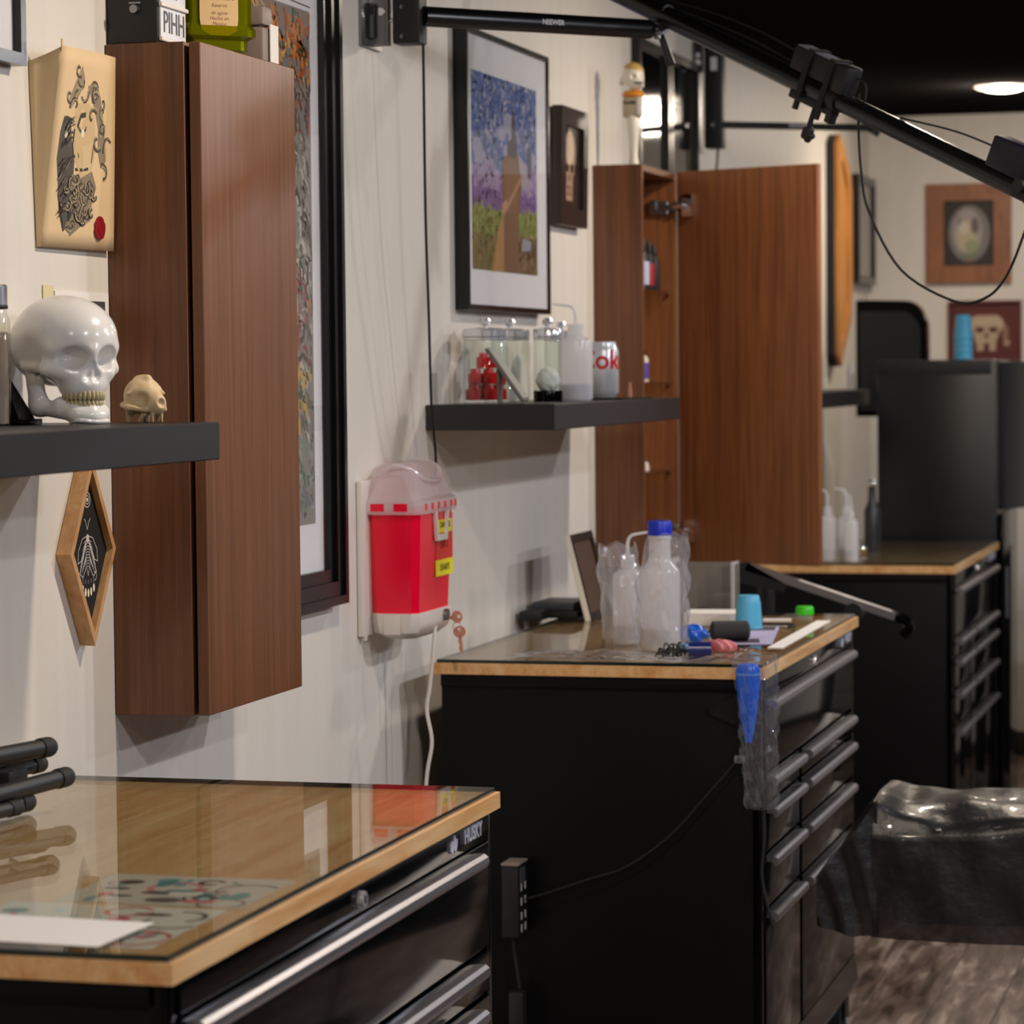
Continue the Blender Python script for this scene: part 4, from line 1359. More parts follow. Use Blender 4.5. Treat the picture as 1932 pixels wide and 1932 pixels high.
t, op = framed('skull_picture', 'small dark brown framed picture of a skull by the painting', 6.462, 6.712, 1.826, 2.094, .024, .040, mat('dark_brown_frame', '#2a1f1c', .35), mat('brown_black_board', '#1d1512', .7), .0, tilt=.02)
y0, y1, z0, z1, xx = op
cy_, W2, H2 = (y0 + y1) / 2 - .006, y1 - y0, z1 - z0
QQ = lambda pts: [(cy_ + a * W2, z0 + b * H2) for a, b in pts]
sk_ = [(rect(y0, z0, y1, z1), '#241a17'), (QQ(disc(0, .68, .30, .27)), '#cdb096'), (QQ([(-.29, .66), (.29, .66), (.25, .42), (-.25, .42)]), '#c09c82'), (QQ([(-.2, .44), (.2, .44), (.17, .10), (-.17, .10)]), '#c2a08a'),
       (QQ(disc(0, .70, .2, .16)), '#d6bca0'), (QQ(disc(-.13, .50, .085, .06)), '#2b1b16'), (QQ(disc(.13, .50, .085, .06)), '#2b1b16'), (QQ([(0, .45), (.05, .35), (-.05, .35)]), '#2b1b16'),
       (QQ(rect(-.24, .30, -.17, .42)), '#5b3a2e'), (QQ(rect(.17, .30, .24, .42)), '#5b3a2e'), (QQ(rect(-.13, .26, .13, .275)), '#4a2d22'), (QQ(rect(-.13, .17, .13, .185)), '#4a2d22')]
for k in range(7):
    sk_.append((QQ(rect(-.12 + k * .036, .19, -.115 + k * .036, .26)), '#5a3a2c'))
print_obj('skull_print', sk_, (xx, 0, 0), (0, 1, 0), (0, 0, 1), (1, 0, 0), t, .00003)

for k, (a, b_) in enumerate(((7.29, 7.655), (7.672, 8.03))):
    t, op = framed('glazed_picture', ['glossy black glazed picture behind the beer tap handle', 'glossy black glazed picture beside the blurred lamp mount'][k], a, b_, 1.97, 2.335, .022, .022, M['fblk'], mat('dark_glazing', '#0a0b0d', .06, spec=.28), .0, group='glossy black pictures over the open cabinet', glass=False)

# ================================================================== ON THE JAR SHELF
def jar(x, y, r, h, label):
    t = thing('glass_jar', label, 'jar', (x, y, S2), 0, 'glass jars with chrome lids')
    MB().lathe([(0, 0), (r * .93, 0), (r, .004), (r, h * .86), (r * .93, h * .93), (r * .9, h * .95), (r * .88, h * .95), (r * .97 - .002, h * .85), (r - .0025, .008), (0, .006)], seg=36).build('jar_wall', M['glass'], t)
    l = MB().lathe([(r * .98, h * .945), (r * 1.02, h * .95), (r * 1.02, h * 1.04), (r * .96, h * 1.06), (r * .4, h * 1.075), (0, h * 1.08)], seg=36).build('lid', M['lidm'], t)
    MB().lathe([(.004, h * 1.07), (.005, h * 1.10), (.010, h * 1.13), (.0115, h * 1.17), (.008, h * 1.21), (0, h * 1.22)], seg=20).build('knob', M['lidm'], l)
    MB().lathe([(r * .99, h * .90), (r * 1.01, h * .905), (r * 1.01, h * .935), (r * .99, h * .94)], seg=36).build('clamp_ring', M['lidm'], l)
    return t
JH = .140
jA = jar(.070, 5.665, .046, JH, 'wide glass jar half filled with red caps')
jB = jar(.080, 5.815, .040, JH, 'empty glass jar with chrome lid behind the jar of red caps')
jC = jar(.172, 5.765, .029, JH, 'narrow glass jar of white cotton on a black foot')
jD = jar(.090, 6.20, .037, JH, 'glass jar with chrome lid standing behind the squeeze bottle')
MB().lathe([(0, .0005), (.0298, .0005), (.0298, .022), (.0293, .024), (0, .024)], seg=32).build('foot', M['gloss'], jC)
def cot(P):
    return d_ell(P, (0, 0, .045), (.024, .024, .026)) + .002 * np.sin(P[..., 0] * 300) * np.sin(P[..., 1] * 280) * np.sin(P[..., 2] * 260)
sdf_obj('cotton', cot, (-.03, -.03, .01), (.03, .03, .08), 26, M['cotton'], jC, None, 80)
r = random.Random(2)
cap0 = None
for k, (a, rr, z) in enumerate([(0, .0285, 0), (1.05, .0285, 0), (2.1, .0285, 0), (3.15, .0285, 0), (4.2, .0285, 0), (5.25, .0285, 0), (0, 0, 0), (.4, .026, .0315), (1.6, .027, .032), (2.9, .026, .0315), (4.2, .027, .032), (5.3, .026, .032), (4.6, .014, .0635), (5.9, .020, .064)]):
    if cap0 is None:
        m_ = MB().lathe([(0, 0), (.0128, 0), (.0134, .001), (.0138, .021), (.012, .022), (.009, .0225), (.008, .0305), (0, .031)], seg=18)
        o = cap0 = tag(m_.build('bottle_cap', M['redcap']), 'red plastic cap heaped inside the wide glass jar', 'cap', 'red caps in the wide jar')
    else:
        o = cap0.copy()
        C.objects.link(o)
    o.location = (.070 + rr * math.cos(a), 5.665 + rr * math.sin(a), S2 + .0065 + z)
    o.rotation_euler = (0, 0, a) if k < 7 else (r.uniform(-.12, .12), r.uniform(-.12, .12), a)

ps = thing('tilted_frame', 'small grey photo easel seen edge on, before the jar of red caps', 'easel', (.115, 5.49, S2))
a_, b_ = Vector((.002, 0, .106)), Vector((.074, 0, .004))
dv = (b_ - a_).normalized()
nv_ = Vector((-dv.z, 0, dv.x))
o = MB().prism([(0, 0), ((b_ - a_).length, 0), ((b_ - a_).length, .006), (0, .006)], a_, dv, nv_, (0, .045, 0)).build('panel', mat('grey_frame_edge', '#5d5b58', .45), ps, 0)
o = MB().prism([(.004, .0061), ((b_ - a_).length - .004, .0061), ((b_ - a_).length - .004, .0085), (.004, .0085)], a_, dv, nv_, (0, .0445, 0)).build('picture_face', mat('sage_card', '#8f9088', .6), ps, 0)
MB().box((.024, .010, .0005), (.028, .036, .078)).build('easel_leg', mat('grey_leg', '#5b5957', .5), ps, 0)
MB().box((.026, .012, .0003), (.078, .034, .003)).build('base_bar', M['steel'], ps, 0)

def squeeze(name, label, x, y, z, r, h, rot, neck=.16, group=None):
    t = thing(name, label, 'bottle', (x, y, z), rot, group)
    MB().lathe([(0, 0), (r * .9, 0), (r, .006), (r, h * .755), (r * .96, h * .79), (r * .62, h * .835), (r * .5, h * .845)], seg=32).build('body', M['milk'], t)
    MB().lathe([(r * .40, h * .845), (r * .46, h * .85), (r * .45, h), (r * .4, h * 1.01), (0, h * 1.012)], seg=24).build('cap', M['milk'], t)
    L_ = neck * h
    MB().tube([(0, 0, h), (0, 0, h + L_ * .9), (-r * .22, 0, h + L_ * 1.45), (-r * .8, 0, h + L_ * 1.62), (-r * 1.5, 0, h + L_ * 1.75)], lambda t_: .0042 - .0018 * t_).build('spout', M['milk'], t)
    MB().lathe([(0, .004), (r * .93, .004), (r * .96, .01), (r * .96, h * .22), (0, h * .22)], seg=28).build('liquid', mat('clear_soap', '#b9bac6', .3), t)
    return t
squeeze('squeeze_bottle', 'milky squeeze bottle with bent spout on the jar shelf before the soda can', .160, 6.045, S2, .0365, .160, -.25)

tr_ = tag(MB().prism([(0, 0), (.10, .01), (.115, .24), (.02, .25)], (.135, 6.14, S2), (1, 0, 0), (0, 1, 0), (0, 0, .004)).build('black_tray', M['gloss'], None, 0), 'thin black tray under the soda can', 'tray')
cn = thing('soda_can', 'open silver soda can with red lettering on the black tray', 'can', (.182, 6.205, S2 + .0045))
MB().lathe([(0, .003), (.022, .002), (.0255, 0), (.028, .004), (.033, .012), (.033, .100), (.031, .106), (.0275, .116), (.0275, .1195), (.0265, .1205), (.0255, .1195), (.0255, .115), (0, .114)], seg=40).build('can_body', M['aluc'], cn)
text('red_lettering', 'Coke', .058, (0, 0, .080), (.93, .36, 0), (0, 0, 1), (.36, -.93, 0), M['redcap'], cn, wrap=.0334, depth=.0001, bold=.0012)
MB().box((-.010, -.006, .1155), (.010, .006, .1165)).build('pull_tab', M['steel'], cn, 0)
vp = MB().cyl((.205, 6.36, S2 + .0045), (.205, 6.36, S2 + .024), .0045).cyl((.205, 6.36, S2 + .024), (.205, 6.36, S2 + .036), .003)
tag(vp.build('ink_vial', M['copper']), 'tiny copper vial on the black tray behind the soda can', 'vial')

# ================================================================== IN AND ON THE OPEN CABINET
cz = 1.0246
def dropper(name, label, x, y, z, r, h, body, capm, group=None, band=None):
    t = thing(name, label, 'bottle', (x, y, z), 0, group)
    MB().lathe([(0, 0), (r * .95, 0), (r, .002), (r, h * .62), (r * .6, h * .72), (r * .55, h * .74)], seg=22).build('body', body, t)
    MB().lathe([(r * .6, h * .73), (r * .62, h * .74), (r * .55, h * .86), (r * .25, h * .98), (0, h)], seg=18).build('cap', capm, t)
    if band:
        MB().lathe([(r * 1.01, h * .08), (r * 1.02, h * .09), (r * 1.02, h * .52), (r * 1.01, h * .53)], seg=22).build('label', band, t)
    return t
zs = cz + .666
dropper('ink_bottle', 'white ink bottle with black cap on the top glass shelf', .100, 6.925, zs + .0005, .012, .135, M['ivory'], M['blkm'], 'ink bottles in the open cabinet', M['white'])
dropper('ink_bottle', 'dark ink bottle with a pale blue label on the top glass shelf', .098, 6.985, zs + .0005, .013, .125, M['ink'], M['blkm'], 'ink bottles in the open cabinet', mat('pale_blue_label', '#b9c2dd', .4))
dropper('ink_bottle', 'dark ink bottle with a red band on the top glass shelf', .095, 7.055, zs + .0005, .013, .120, M['ink'], M['blkm'], 'ink bottles in the open cabinet', mat('red_band', '#a02028', .4))
dropper('ink_bottle', 'plain black ink bottle in the dark corner of the top glass shelf', .092, 7.125, zs + .0005, .014, .115, M['ink'], M['blkm'], 'ink bottles in the open cabinet')
dropper('lotion_bottle', 'small bottle with purple label and black cap inside the open cabinet', .098, 6.955, cz + .4415, .0165, .088, M['ivory'], M['blkm'], None, M['purple'])
bl = MB().lathe([(0, 0), (.011, .002), (.0145, .014), (.011, .026), (0, .028)], seg=24).lathe([(.0135, .004), (.0142, .006), (.0142, .012), (.0136, .013)], seg=24)
bo = bl.build('roll_on_ball', M['ivory'])
bo.location = (.100, 6.955, cz + .2215)
tag(bo, 'white round ball jar on the lowest glass shelf of the open cabinet', 'jar')

th = thing('tap_handle', 'white beer tap handle with a painted head and orange collar on the cabinet', 'tap handle', (.093, 6.905, cz + .9605))
MB().lathe([(0, 0), (.013, 0), (.012, .006), (.010, .02), (.0115, .05), (.015, .085), (.0165, .105), (.014, .115), (.012, .12)], seg=24).build('grip', M['ivory'], th)
MB().box((-.024, -.014, .112), (.022, .014, .163), bev=.007).build('torso', M['tan'], th)
MB().box((.010, -.016, .116), (.024, .012, .160), bev=.006).build('sleeve', M['ivory'], th)
text('torso_print', 'PLAYER', .011, (-.006, -.0146, .147), (1, 0, 0), (0, 0, 1), (0, -1, 0), M['ink'], th, sx=.8, bold=.0003)
text('torso_print', 'no 7', .009, (-.006, -.0146, .128), (1, 0, 0), (0, 0, 1), (0, -1, 0), M['tan'], th)
MB().lathe([(.016, .160), (.026, .163), (.027, .170), (.020, .176), (.014, .177)], seg=24, sy=.8).build('collar', M['orange'], th)
def hd(P):
    d = d_ell(P, (0, 0, .212), (.026, .026, .027))
    d = smin(d, d_ell(P, (.008, -.006, .192), (.018, .018, .016)), .012)
    d = smin(d, d_cap(P, (.016, -.012, .200), (.026, -.018, .186), .006, .005), .006)
    d = smin(d, d_cap(P, (-.024, 0, .205), (-.030, .002, .196), .006), .006)
    d = smax(d, -d_ell(P, (.006, -.027, .208), (.007, .008, .006)), .003)
    d = smax(d, -d_ell(P, (.024, -.014, .208), (.006, .008, .006)), .003)
    return d
sdf_obj('head', hd, (-.04, -.04, .17), (.04, .04, .245), 44, M['ivory'], th)
def cap_(P):
    d = d_ell(P, (-.001, .001, .216), (.0275, .0275, .0285))
    return np.maximum(d, .226 - P[..., 2] - .2 * P[..., 0])
sdf_obj('painted_crown', cap_, (-.04, -.04, .18), (.04, .04, .25), 40, mat('ochre_paint', '#c9a860', .4), th)
MB().tube([(.010, -.026, .194), (.020, -.026, .192), (.028, -.020, .193)], .0022).build('mouth', M['ink'], th)

# ================================================================== ON THE NEAREST BENCH
ZG = .9556
st = thing('folded_light_stands', 'folded black light stand legs lying on the near glass top by the wall', 'stand', (.10, 3.3, ZG))
def leg_(a, b, r, name='leg'):
    a, b = Vector(a), Vector(b)
    d = (b - a).normalized()
    o = MB().cyl(a, b, r, seg=20).build(name, M['blkm'], st)
    MB().lathe([(0, 0)], seg=3) if False else None
    e = MB().cyl(b - d * .004, b + d * .012, r * 1.12, r * 1.12, 20).ell(tuple(b + d * .012), (r * 1.12,) * 3, nu=16, nv=10)
    e.build('end_cap', M['rub'], o)
    return o
leg_((-.085, -.30, .070), (.030, .085, .074), .0115)
leg_((-.060, -.32, .016), (.052, .088, .036), .0115)
leg_((-.082, -.30, .040), (.012, .10, .050), .010)
leg_((-.070, -.34, .013), (.030, .02, .014), .011)
leg_((-.045, -.36, .012), (.035, -.02, .013), .009)
b = MB().box((-.014, .02, .030), (.016, .075, .052), bev=.003)
b.build('hinge_block', M['blkm'], st)
MB().cyl((.0, .05, .062), (.018, .05, .070), .004).build('rivet', M['chrome'], st)

pp = MB().box((0, 0, 0), (.297, .125, .0006))
pp = pp.build('white_paper', M['paper'], None, 0)
pp.location = (.262, 2.575, ZG)
pp.rotation_euler = (0, 0, math.radians(-3))
tag(pp, 'blank white sheet of paper on the near glass top', 'paper')
# flash sheets pressed under the glass (between the wood and the pane)
def flash(name, label, x0, y0, x1, y1, seed, base):
    r = random.Random(seed)
    P = [(rect(0, 0, x1 - x0, y1 - y0), base)]
    W2, H2 = x1 - x0, y1 - y0
    pal = ['#3b3433', '#2f6f6c', '#3a8682', '#8fb5b2', '#a8404e', '#b86a6a', '#6a5a50', '#b9b3a5', '#4a4442']
    for k in range(34):
        cx, cy = r.uniform(.1, .9) * W2, r.uniform(.1, .9) * H2
        c = r.choice(pal)
        if r.random() < .5:
            P.append((disc(cx, cy, r.uniform(.006, .022), r.uniform(.006, .022), 10), c))
        else:
            P += [(q, c) for q in stroke(arc(cx, cy, r.uniform(.01, .04), r.uniform(0, 6), r.uniform(3, 9), 8), r.uniform(.003, .008))]
    P = [([(min(max(a, 0.002), W2 - .002), min(max(b, .002), H2 - .002)) for a, b in p], c) if i else (p, c) for i, (p, c) in enumerate(P)]
    o = print_obj(name, P, (x0, y0, .94925), (1, 0, 0), (0, 1, 0), (0, 0, 1), None, .0000012)
    tag(o, label, 'print')
flash('flash_sheet', 'sheet of teal and red tattoo drawings under the near glass top', .36, 2.59, .60, 2.80, 4, '#b9b4a4')
flash('flash_sheet', 'grey sheet of small tattoo drawings under glass along the bench front', .40, 2.81, .61, 2.98, 9, '#aba494')

# ================================================================== ON THE MIDDLE BENCH
def bag(name, label, x, y, z, r0, h, seed, lean=(0, 0), top_open=.8, sq=1.0):
    r = random.Random(seed)
    ph_ = [r.uniform(0, 6.28) for _ in range(12)]
    def fn(u, v):
        th = 2 * PI * u
        rr = r0 * (1 + .10 * math.sin(3 * th + ph_[0] + 4 * v) * (.4 + v) + .07 * math.sin(5 * th + ph_[1] - 7 * v) + .045 * math.sin(9 * th + ph_[2] + 11 * v) + .03 * math.sin(15 * th + ph_[3] + 19 * v) + .035 * math.sin(23 * v + 2 * th + ph_[4]))
        rr *= 1 - (1 - top_open) * max(0, (v - .6) / .4) ** 1.3
        if v < .04:
            rr *= .9
        k = v * v
        return (x + rr * math.cos(th) + lean[0] * k, y + sq * rr * math.sin(th) + lean[1] * k, z + h * v + .006 * math.sin(4 * th + ph_[5]) * v)
    o = MB().grid(fn, 84, 40, closed_u=True).build(name, M['film'], None, 50)
    return tag(o, label, 'bag')
squeeze('squeeze_bottle', 'milky squeeze bottle with bent spout inside a clear plastic bag', .360, 5.655, ZG, .031, .175, math.radians(195), neck=.15)
bag('plastic_bag', 'clear crinkled plastic bag round the squeeze bottle with the bent spout', .352, 5.655, ZG + .0004, .0400, .195, 3, (-.012, .0), .86)
t = thing('capped_bottle', 'frosted bottle with a royal blue cap inside a clear plastic bag', 'bottle', (.452, 5.53, ZG))
MB().lathe([(0, 0), (.035, 0), (.039, .006), (.039, .148), (.037, .156), (.024, .170), (.0215, .180), (.0205, .222)], seg=36).build('body', M['milk'], t)
MB().lathe([(0, .004), (.0355, .004), (.0365, .010), (.0365, .045), (0, .045)], seg=30).build('liquid', mat('clear_soap', '#c9c9c4', .3), t)
b = MB().lathe([(.0225, .222), (.0235, .2225), (.0235, .247), (.0225, .249), (0, .2495)], seg=36)
b.build('cap', M['cap'], t)
MB().lathe([(.022, .214), (.0225, .215), (.0225, .220), (.022, .221)], seg=28).build('neck_ring', M['milk'], t)
bag('plastic_bag', 'clear crinkled plastic bag round the blue capped bottle', .456, 5.535, ZG + .0004, .0475, .222, 8, (.014, .0), .70)

def wav(x0, y0, x1, y1, seed, amp):
    r = random.Random(seed)
    ph_ = [r.uniform(0, 6.28) for _ in range(8)]
    def fn(u, v):
        z = amp * (1 + .5 * math.sin(17 * u + ph_[0] + 5 * v) + .35 * math.sin(29 * v + ph_[1] - 6 * u) + .25 * math.sin(41 * u + 23 * v + ph_[2]) + .2 * math.sin(61 * u - 37 * v + ph_[3]))
        return (x0 + (x1 - x0) * u + .006 * math.sin(9 * v + ph_[4]), y0 + (y1 - y0) * v + .008 * math.sin(8 * u + ph_[5]), ZG + .0006 + max(0, z) * min(1, 8 * u, 8 * (1 - u), 8 * v, 8 * (1 - v)))
    return fn
tag(MB().grid(wav(.20, 5.31, .66, 5.46, 5, .004), 90, 40).build('film_sheet', M['film'], None, 40), 'loose sheet of crinkled clear film along the glass edge before the bottles', 'film')

lf = thing('leaning_frame', 'small dark wood frame leaning on the wall behind the bagged bottles', 'frame', (.160, 6.165, ZG))
lf.rotation_euler = (math.radians(-14), 0, math.radians(90))
dkf = mat('dark_brown_wood', '#1c110d', .45)
MB().frame(rect(0, 0, .200, .190), rect(.016, .016, .184, .174), (0, 0, 0), (1, 0, 0), (0, 0, 1), (0, .012, 0)).build('frame', dkf, lf, 20)
MB().box((.016, .005, .016), (.184, .009, .174)).build('picture', mat('dusky_brown', '#4a3526', .5), lf, 0)
MB().box((-.003, .001, .0), (-.0002, .013, .190), bev=.0008, seg=1).build('pale_edge', M['ivory'], lf, 0)

db = thing('dark_tray_box', 'flat slate grey box lying by the wall behind the bagged bottles', 'box', (.015, 6.20, ZG))
MB().box((0, 0, 0), (.105, .16, .016), bev=.003).build('box_base', M['blkm'], db)
MB().box((.002, .004, .0165), (.096, .156, .034), bev=.004).build('box_lid', mat('slate_plastic', '#3a3e47', .4), db)
dk = tag(MB().box((.010, 6.12, ZG), (.060, 6.18, ZG + .022), bev=.006).build('dark_charger', M['blkm']), 'small black charger block on the wall side of the slate box', 'charger')

ab = thing('acrylic_holder', 'upright clear grey acrylic holder at the rear of the middle bench', 'holder', (.318, 6.30, ZG))
MB().box((0, 0, 0), (.13, .06, .118), bev=.004).build('holder_wall', thin_glass('smoky_acrylic', (.55, .52, .48), .05, haze=.45, hazecol=(.42, .40, .36)), ab)
MB().box((.122, -.0015, .002), (.13, .061, .119), bev=.001).build('edge_strip', M['milk'], ab)
MB().box((.102, .005, .004), (.115, .05, .108), bev=.002).build('dark_insert', M['blkm'], ab)
rd = tag(MB().lathe([(0, 0), (.055, 0), (.062, .006), (.058, .016), (.02, .024), (0, .025)], (.40, 6.235, ZG), seg=36).build('black_puck', M['blkm']), 'low round black dish by the acrylic holder', 'dish')

sp = thing('paper_pad', 'thick white pad of paper wipes behind the blue cup', 'pad', (.385, 6.065, ZG), math.radians(4))
for k in range(5):
    MB().box((.0006 * (k % 2), 0, .0055 * k), (.125, .1, .0055 * k + .0051), bev=.001, seg=1).build('wipe_layer', M['paper'], sp, 0)

cp = thing('plastic_cup', 'sky blue plastic cup turned upside down on the middle bench', 'cup', (.532, 6.02, ZG))
MB().lathe([(.0285, 0), (.0290, .0005), (.0285, .003), (.0255, .052), (.0222, .068), (.021, .0695), (0, .0690)], seg=36).build('cup_wall', M['cup'], cp)
MB().lathe([(.0287, 0), (.0300, .001), (.0300, .0035), (.0287, .0045)], seg=36).build('rim', M['cup'], cp)

gr = thing('black_grip_roll', 'fat roll of black grip tape lying beside the blue cup', 'roll', (.548, 5.735, ZG + .0205), math.radians(20))
MB().cyl((-.034, 0, 0), (.034, 0, 0), .020, .020, 28).cyl((.034, 0, 0), (.039, 0, 0), .020, .014, 28).cyl((-.039, 0, 0), (-.034, 0, 0), .012, .020, 28).build('wrap', M['tape'], gr)
MB().tube([(-.039, 0, .0), (-.055, .0, -.006), (-.075, .01, -.014), (-.09, .02, -.018)], .002).build('tail', M['rub'], gr)

def crumple(name, label, c, r_, m, seed, cat):
    q = random.Random(seed)
    w_ = [(q.uniform(40, 160), q.uniform(40, 160), q.uniform(40, 160), q.uniform(0, 6)) for _ in range(6)]
    f = lambda P: d_ell(P, (0, 0, r_[2]), r_) + sum(.0022 * np.abs(np.sin(P[..., 0] * a + P[..., 1] * b_ + P[..., 2] * d_ + e)) for a, b_, d_, e in w_) - .006
    e = max(r_) * 1.5
    o = sdf_obj(name, lambda P: np.maximum(f(P), -P[..., 2]), (-e, -e, -.004), (e, e, 2.6 * r_[2]), 44, m, None, None, 40)
    o.location = c
    return tag(o, label, cat)
crumple('crumpled_wrap', 'crumpled bright blue wrap behind the black rubber bands', (.490, 5.655, ZG), (.036, .026, .021), M['blue'], 1, 'wrap')
crumple('pink_tissue', 'crumpled pink tissue beside the dark blue roll', (.585, 5.475, ZG), (.034, .032, .015), M['pink'], 2, 'tissue')
crumple('pale_blue_wrap', 'crumpled pale blue film under the dark blue roll', (.528, 5.455, ZG), (.036, .030, .013), mat('pale_blue_film', '#6d94b5', .3), 6, 'wrap')
bc = thing('blue_tape_roll', 'dark blue self adhesive tape roll on the glass edge', 'roll', (.560, 5.385, ZG + .0155), math.radians(12))
MB().cyl((-.022, 0, 0), (.020, 0, 0), .0152, seg=28).cyl((.020, 0, 0), (.0205, 0, 0), .0105, seg=24).build('wound_tape', M['dblue'], bc)
MB().cyl((.0206, 0, 0), (.0210, 0, 0), .006, seg=20).build('core', M['rub'], bc)
r = random.Random(21)
for k in range(16):
    a0, x, y = r.uniform(0, 6), .505 + r.uniform(-.026, .026), 5.415 + r.uniform(-.045, .045)
    ra, rb = r.uniform(.008, .014), r.uniform(.005, .010)
    zz = r.uniform(.002, .022)
    pts = [(ra * math.cos(2 * PI * i / 14), rb * math.sin(2 * PI * i / 14), .0018 + zz * (1 + math.sin(4 * PI * i / 14 + a0)) / 2) for i in range(15)]
    o = MB().tube(pts, .0016, seg=6, sub=2).build('rubber_band', M['rub'])
    o.location = (x, y, ZG)
    o.rotation_euler = (0, 0, a0)
    tag(o, 'black rubber band in the tangle between the blue capped bottle and the dark blue roll', 'rubber band', 'black rubber bands')

pu = thing('lilac_paper', 'lilac paper with a dark stencil block near the bench front', 'paper', (.54, 5.66, ZG + .0003), math.radians(8))
MB().box((0, 0, 0), (.105, .40, .0006)).build('sheet', M['lilac'], pu, 0)
print_obj('stencil', [([(.012, .02), (.080, .03), (.074, .12), (.008, .10)], '#3a3640'), ([(.05, .30), (.098, .31), (.098, .39), (.03, .385)], '#45424f'), ([(.02, .15), (.09, .16), (.085, .26), (.025, .25)], '#b5aed2')], (0, 0, .0008), (1, 0, 0), (0, 1, 0), (0, 0, 1), pu, .00002)
ru = tag(MB().box((0, 0, 0), (.030, .62, .0012)).build('white_strip', M['paper'], None, 0), 'long white paper strip along the front edge of the middle bench', 'paper')
ru.location = (.648, 5.60, ZG + .0003)
ru.rotation_euler = (0, 0, math.radians(.5))
gb = thing('green_cap_bottle', 'small clear bottle with a neon green cap near the far bench corner', 'bottle', (.617, 6.215, ZG))
MB().lathe([(0, 0), (.016, 0), (.018, .003), (.018, .012), (.016, .014)], seg=24).build('body', M['film'], gb)
MB().lathe([(.016, .0135), (.0195, .0145), (.0195, .028), (.017, .032), (0, .033)], seg=26).build('cap', M['green'], gb)
pn = thing('marker_pen', 'white and black marker pen pointing at the green capped bottle', 'pen', (.535, 6.17, ZG + .0045), math.radians(8))
MB().cyl((0, 0, 0), (.060, 0, 0), .0042, .0045, 14).build('barrel', M['white'], pn)
MB().cyl((-.035, 0, 0), (0, 0, 0), .0038, .0042, 14).build('pen_cap', M['ink'], pn)
tg = tag(MB().tube([(.545, 6.10, ZG + .003), (.58, 6.10, ZG + .003), (.606, 6.09, ZG + .004), (.622, 6.06, ZG + .003), (.612, 6.04, ZG + .003)], .0028, seg=8).build('black_lead', M['rub']), 'short black lead curled before the marker pen', 'cable')

# machine in its sleeve, hanging over the corner
mc = thing('tattoo_machine', 'blue tattoo machine in a clear sleeve hanging off the bench corner', 'tattoo machine', (.69, 5.24, .70))
MB().lathe([(0, .118), (.006, .120), (.014, .16), (.0195, .20), (.0225, .235), (.0225, .252), (.018, .262), (0, .264)], (-.010, -.012, .0), seg=28, sx=1.0, sy=.8).build('grip_cover', M['blue'], mc)
MB().lathe([(.0185, .2405), (.0232, .242), (.0232, .246), (.0185, .2475)], (-.010, -.012, 0), seg=26, sy=.82).build('grip_ring', mat('light_blue_plastic', '#4f86d6', .25), mc)
MB().tube([(-.009, -.010, .125), (-.004, -.008, .08), (.010, -.006, .03), (.016, -.004, -.01), (.017, -.004, -.06), (.012, -.004, -.12), (.022, -.003, -.18), (.030, .004, -.225), (.02, .0, -.27)], .0028, seg=8).build('clip_cord', M['rub'], mc)
MB().tube([(.018, -.006, .12), (.020, -.006, .06), (.020, -.006, .0)], .0022, seg=8).build('spare_lead', M['rub'], mc)
ph_ = [rnd.uniform(0, 6) for _ in range(8)]
def sleeve(u, v):
    th = 2 * PI * u
    z = .282 - .282 * v
    wx = .040 - .010 * v
    wy = .022 - .006 * v
    cx = .004 + .010 * v
    n = .0022 * math.sin(5 * th + 13 * v + ph_[0]) + .0016 * math.sin(9 * th - 31 * v + ph_[1]) + .0012 * math.sin(3 * th + 57 * v + ph_[2])
    return (cx + (wx + n) * math.cos(th), -.012 + (wy + n) * math.sin(th), z)
MB().grid(sleeve, 56, 60, closed_u=True).build('clear_sleeve', M['sleeve'], mc, 50)
def sleeve2(u, v):
    s = .05 * (1 - v) + .005
    n = .0025 * math.sin(17 * u + 9 * v + ph_[3]) + .002 * math.sin(31 * v + 11 * u + ph_[4])
    y = -.012 + .30 * v
    return (-.075 * v + (.080 - .05 * v) * (u - .5) + .004, y, .274 + n + .012 * math.sin(PI * u) * (1 - v) - .012 * v)
MB().grid(sleeve2, 30, 40).build('sleeve_tail', M['sleeve'], mc, 50)

br = thing('side_bracket', 'black triangular bracket bolted to the side of the middle bench', 'bracket', (.60, 5.295, .79))
MB().prism([(.0, .075), (.078, .118), (.082, .112), (.072, .052), (.066, .048)], (-.012, -.0005, .0), (1, 0, 0), (0, 0, 1), (0, -.004, 0)).build('plate', mat('charcoal_steel', '#131417', .3), br, 0)
for a, b in ((-.006, .0785), (.052, .060), (.058, .104)):
    MB().cyl((a, -.004, b), (a, -.0075, b), .0038, seg=14).build('screw', M['chrome'], br)
ck = MB().box((.645, 5.270, .775), (.665, 5.294, .79), bev=.003).build('cord_clip', M['film'])
tag(ck, 'little clear cord clip on the edge of the middle bench side', 'clip')

po = thing('power_strip', 'small black power strip with white sockets on the side of the middle bench', 'power strip', (.214, 5.225, .445))
MB().box((0, 0, 0), (.032, .066, .135), bev=.003).build('housing', M['blkm'], po)
MB().box((-.001, -.001, .134), (.033, .067, .1385), bev=.0015).build('top_cap', M['taupe'], po)
MB().box((.0325, .012, .100), (.0336, .046, .128), bev=.0004, seg=1).build('switch_panel', mat('grey_panel', '#4c4c55', .4), po, 0)
for z in (.085, .058, .031, .008):
    for y in (.018, .045):
        MB().box((.0322, y, z), (.0334, y + .006, z + .014)).build('socket_slot', mat('socket_white', '#b9b9bd', .4), po, 0)
MB().tube([(.014, .03, .002), (.016, .028, -.03), (.022, .026, -.07), (.026, .026, -.10)], .003, seg=8).build('lead', M['rub'], po)
b = MB().box((.008, .012, -.215), (.036, .042, -.105), bev=.004)
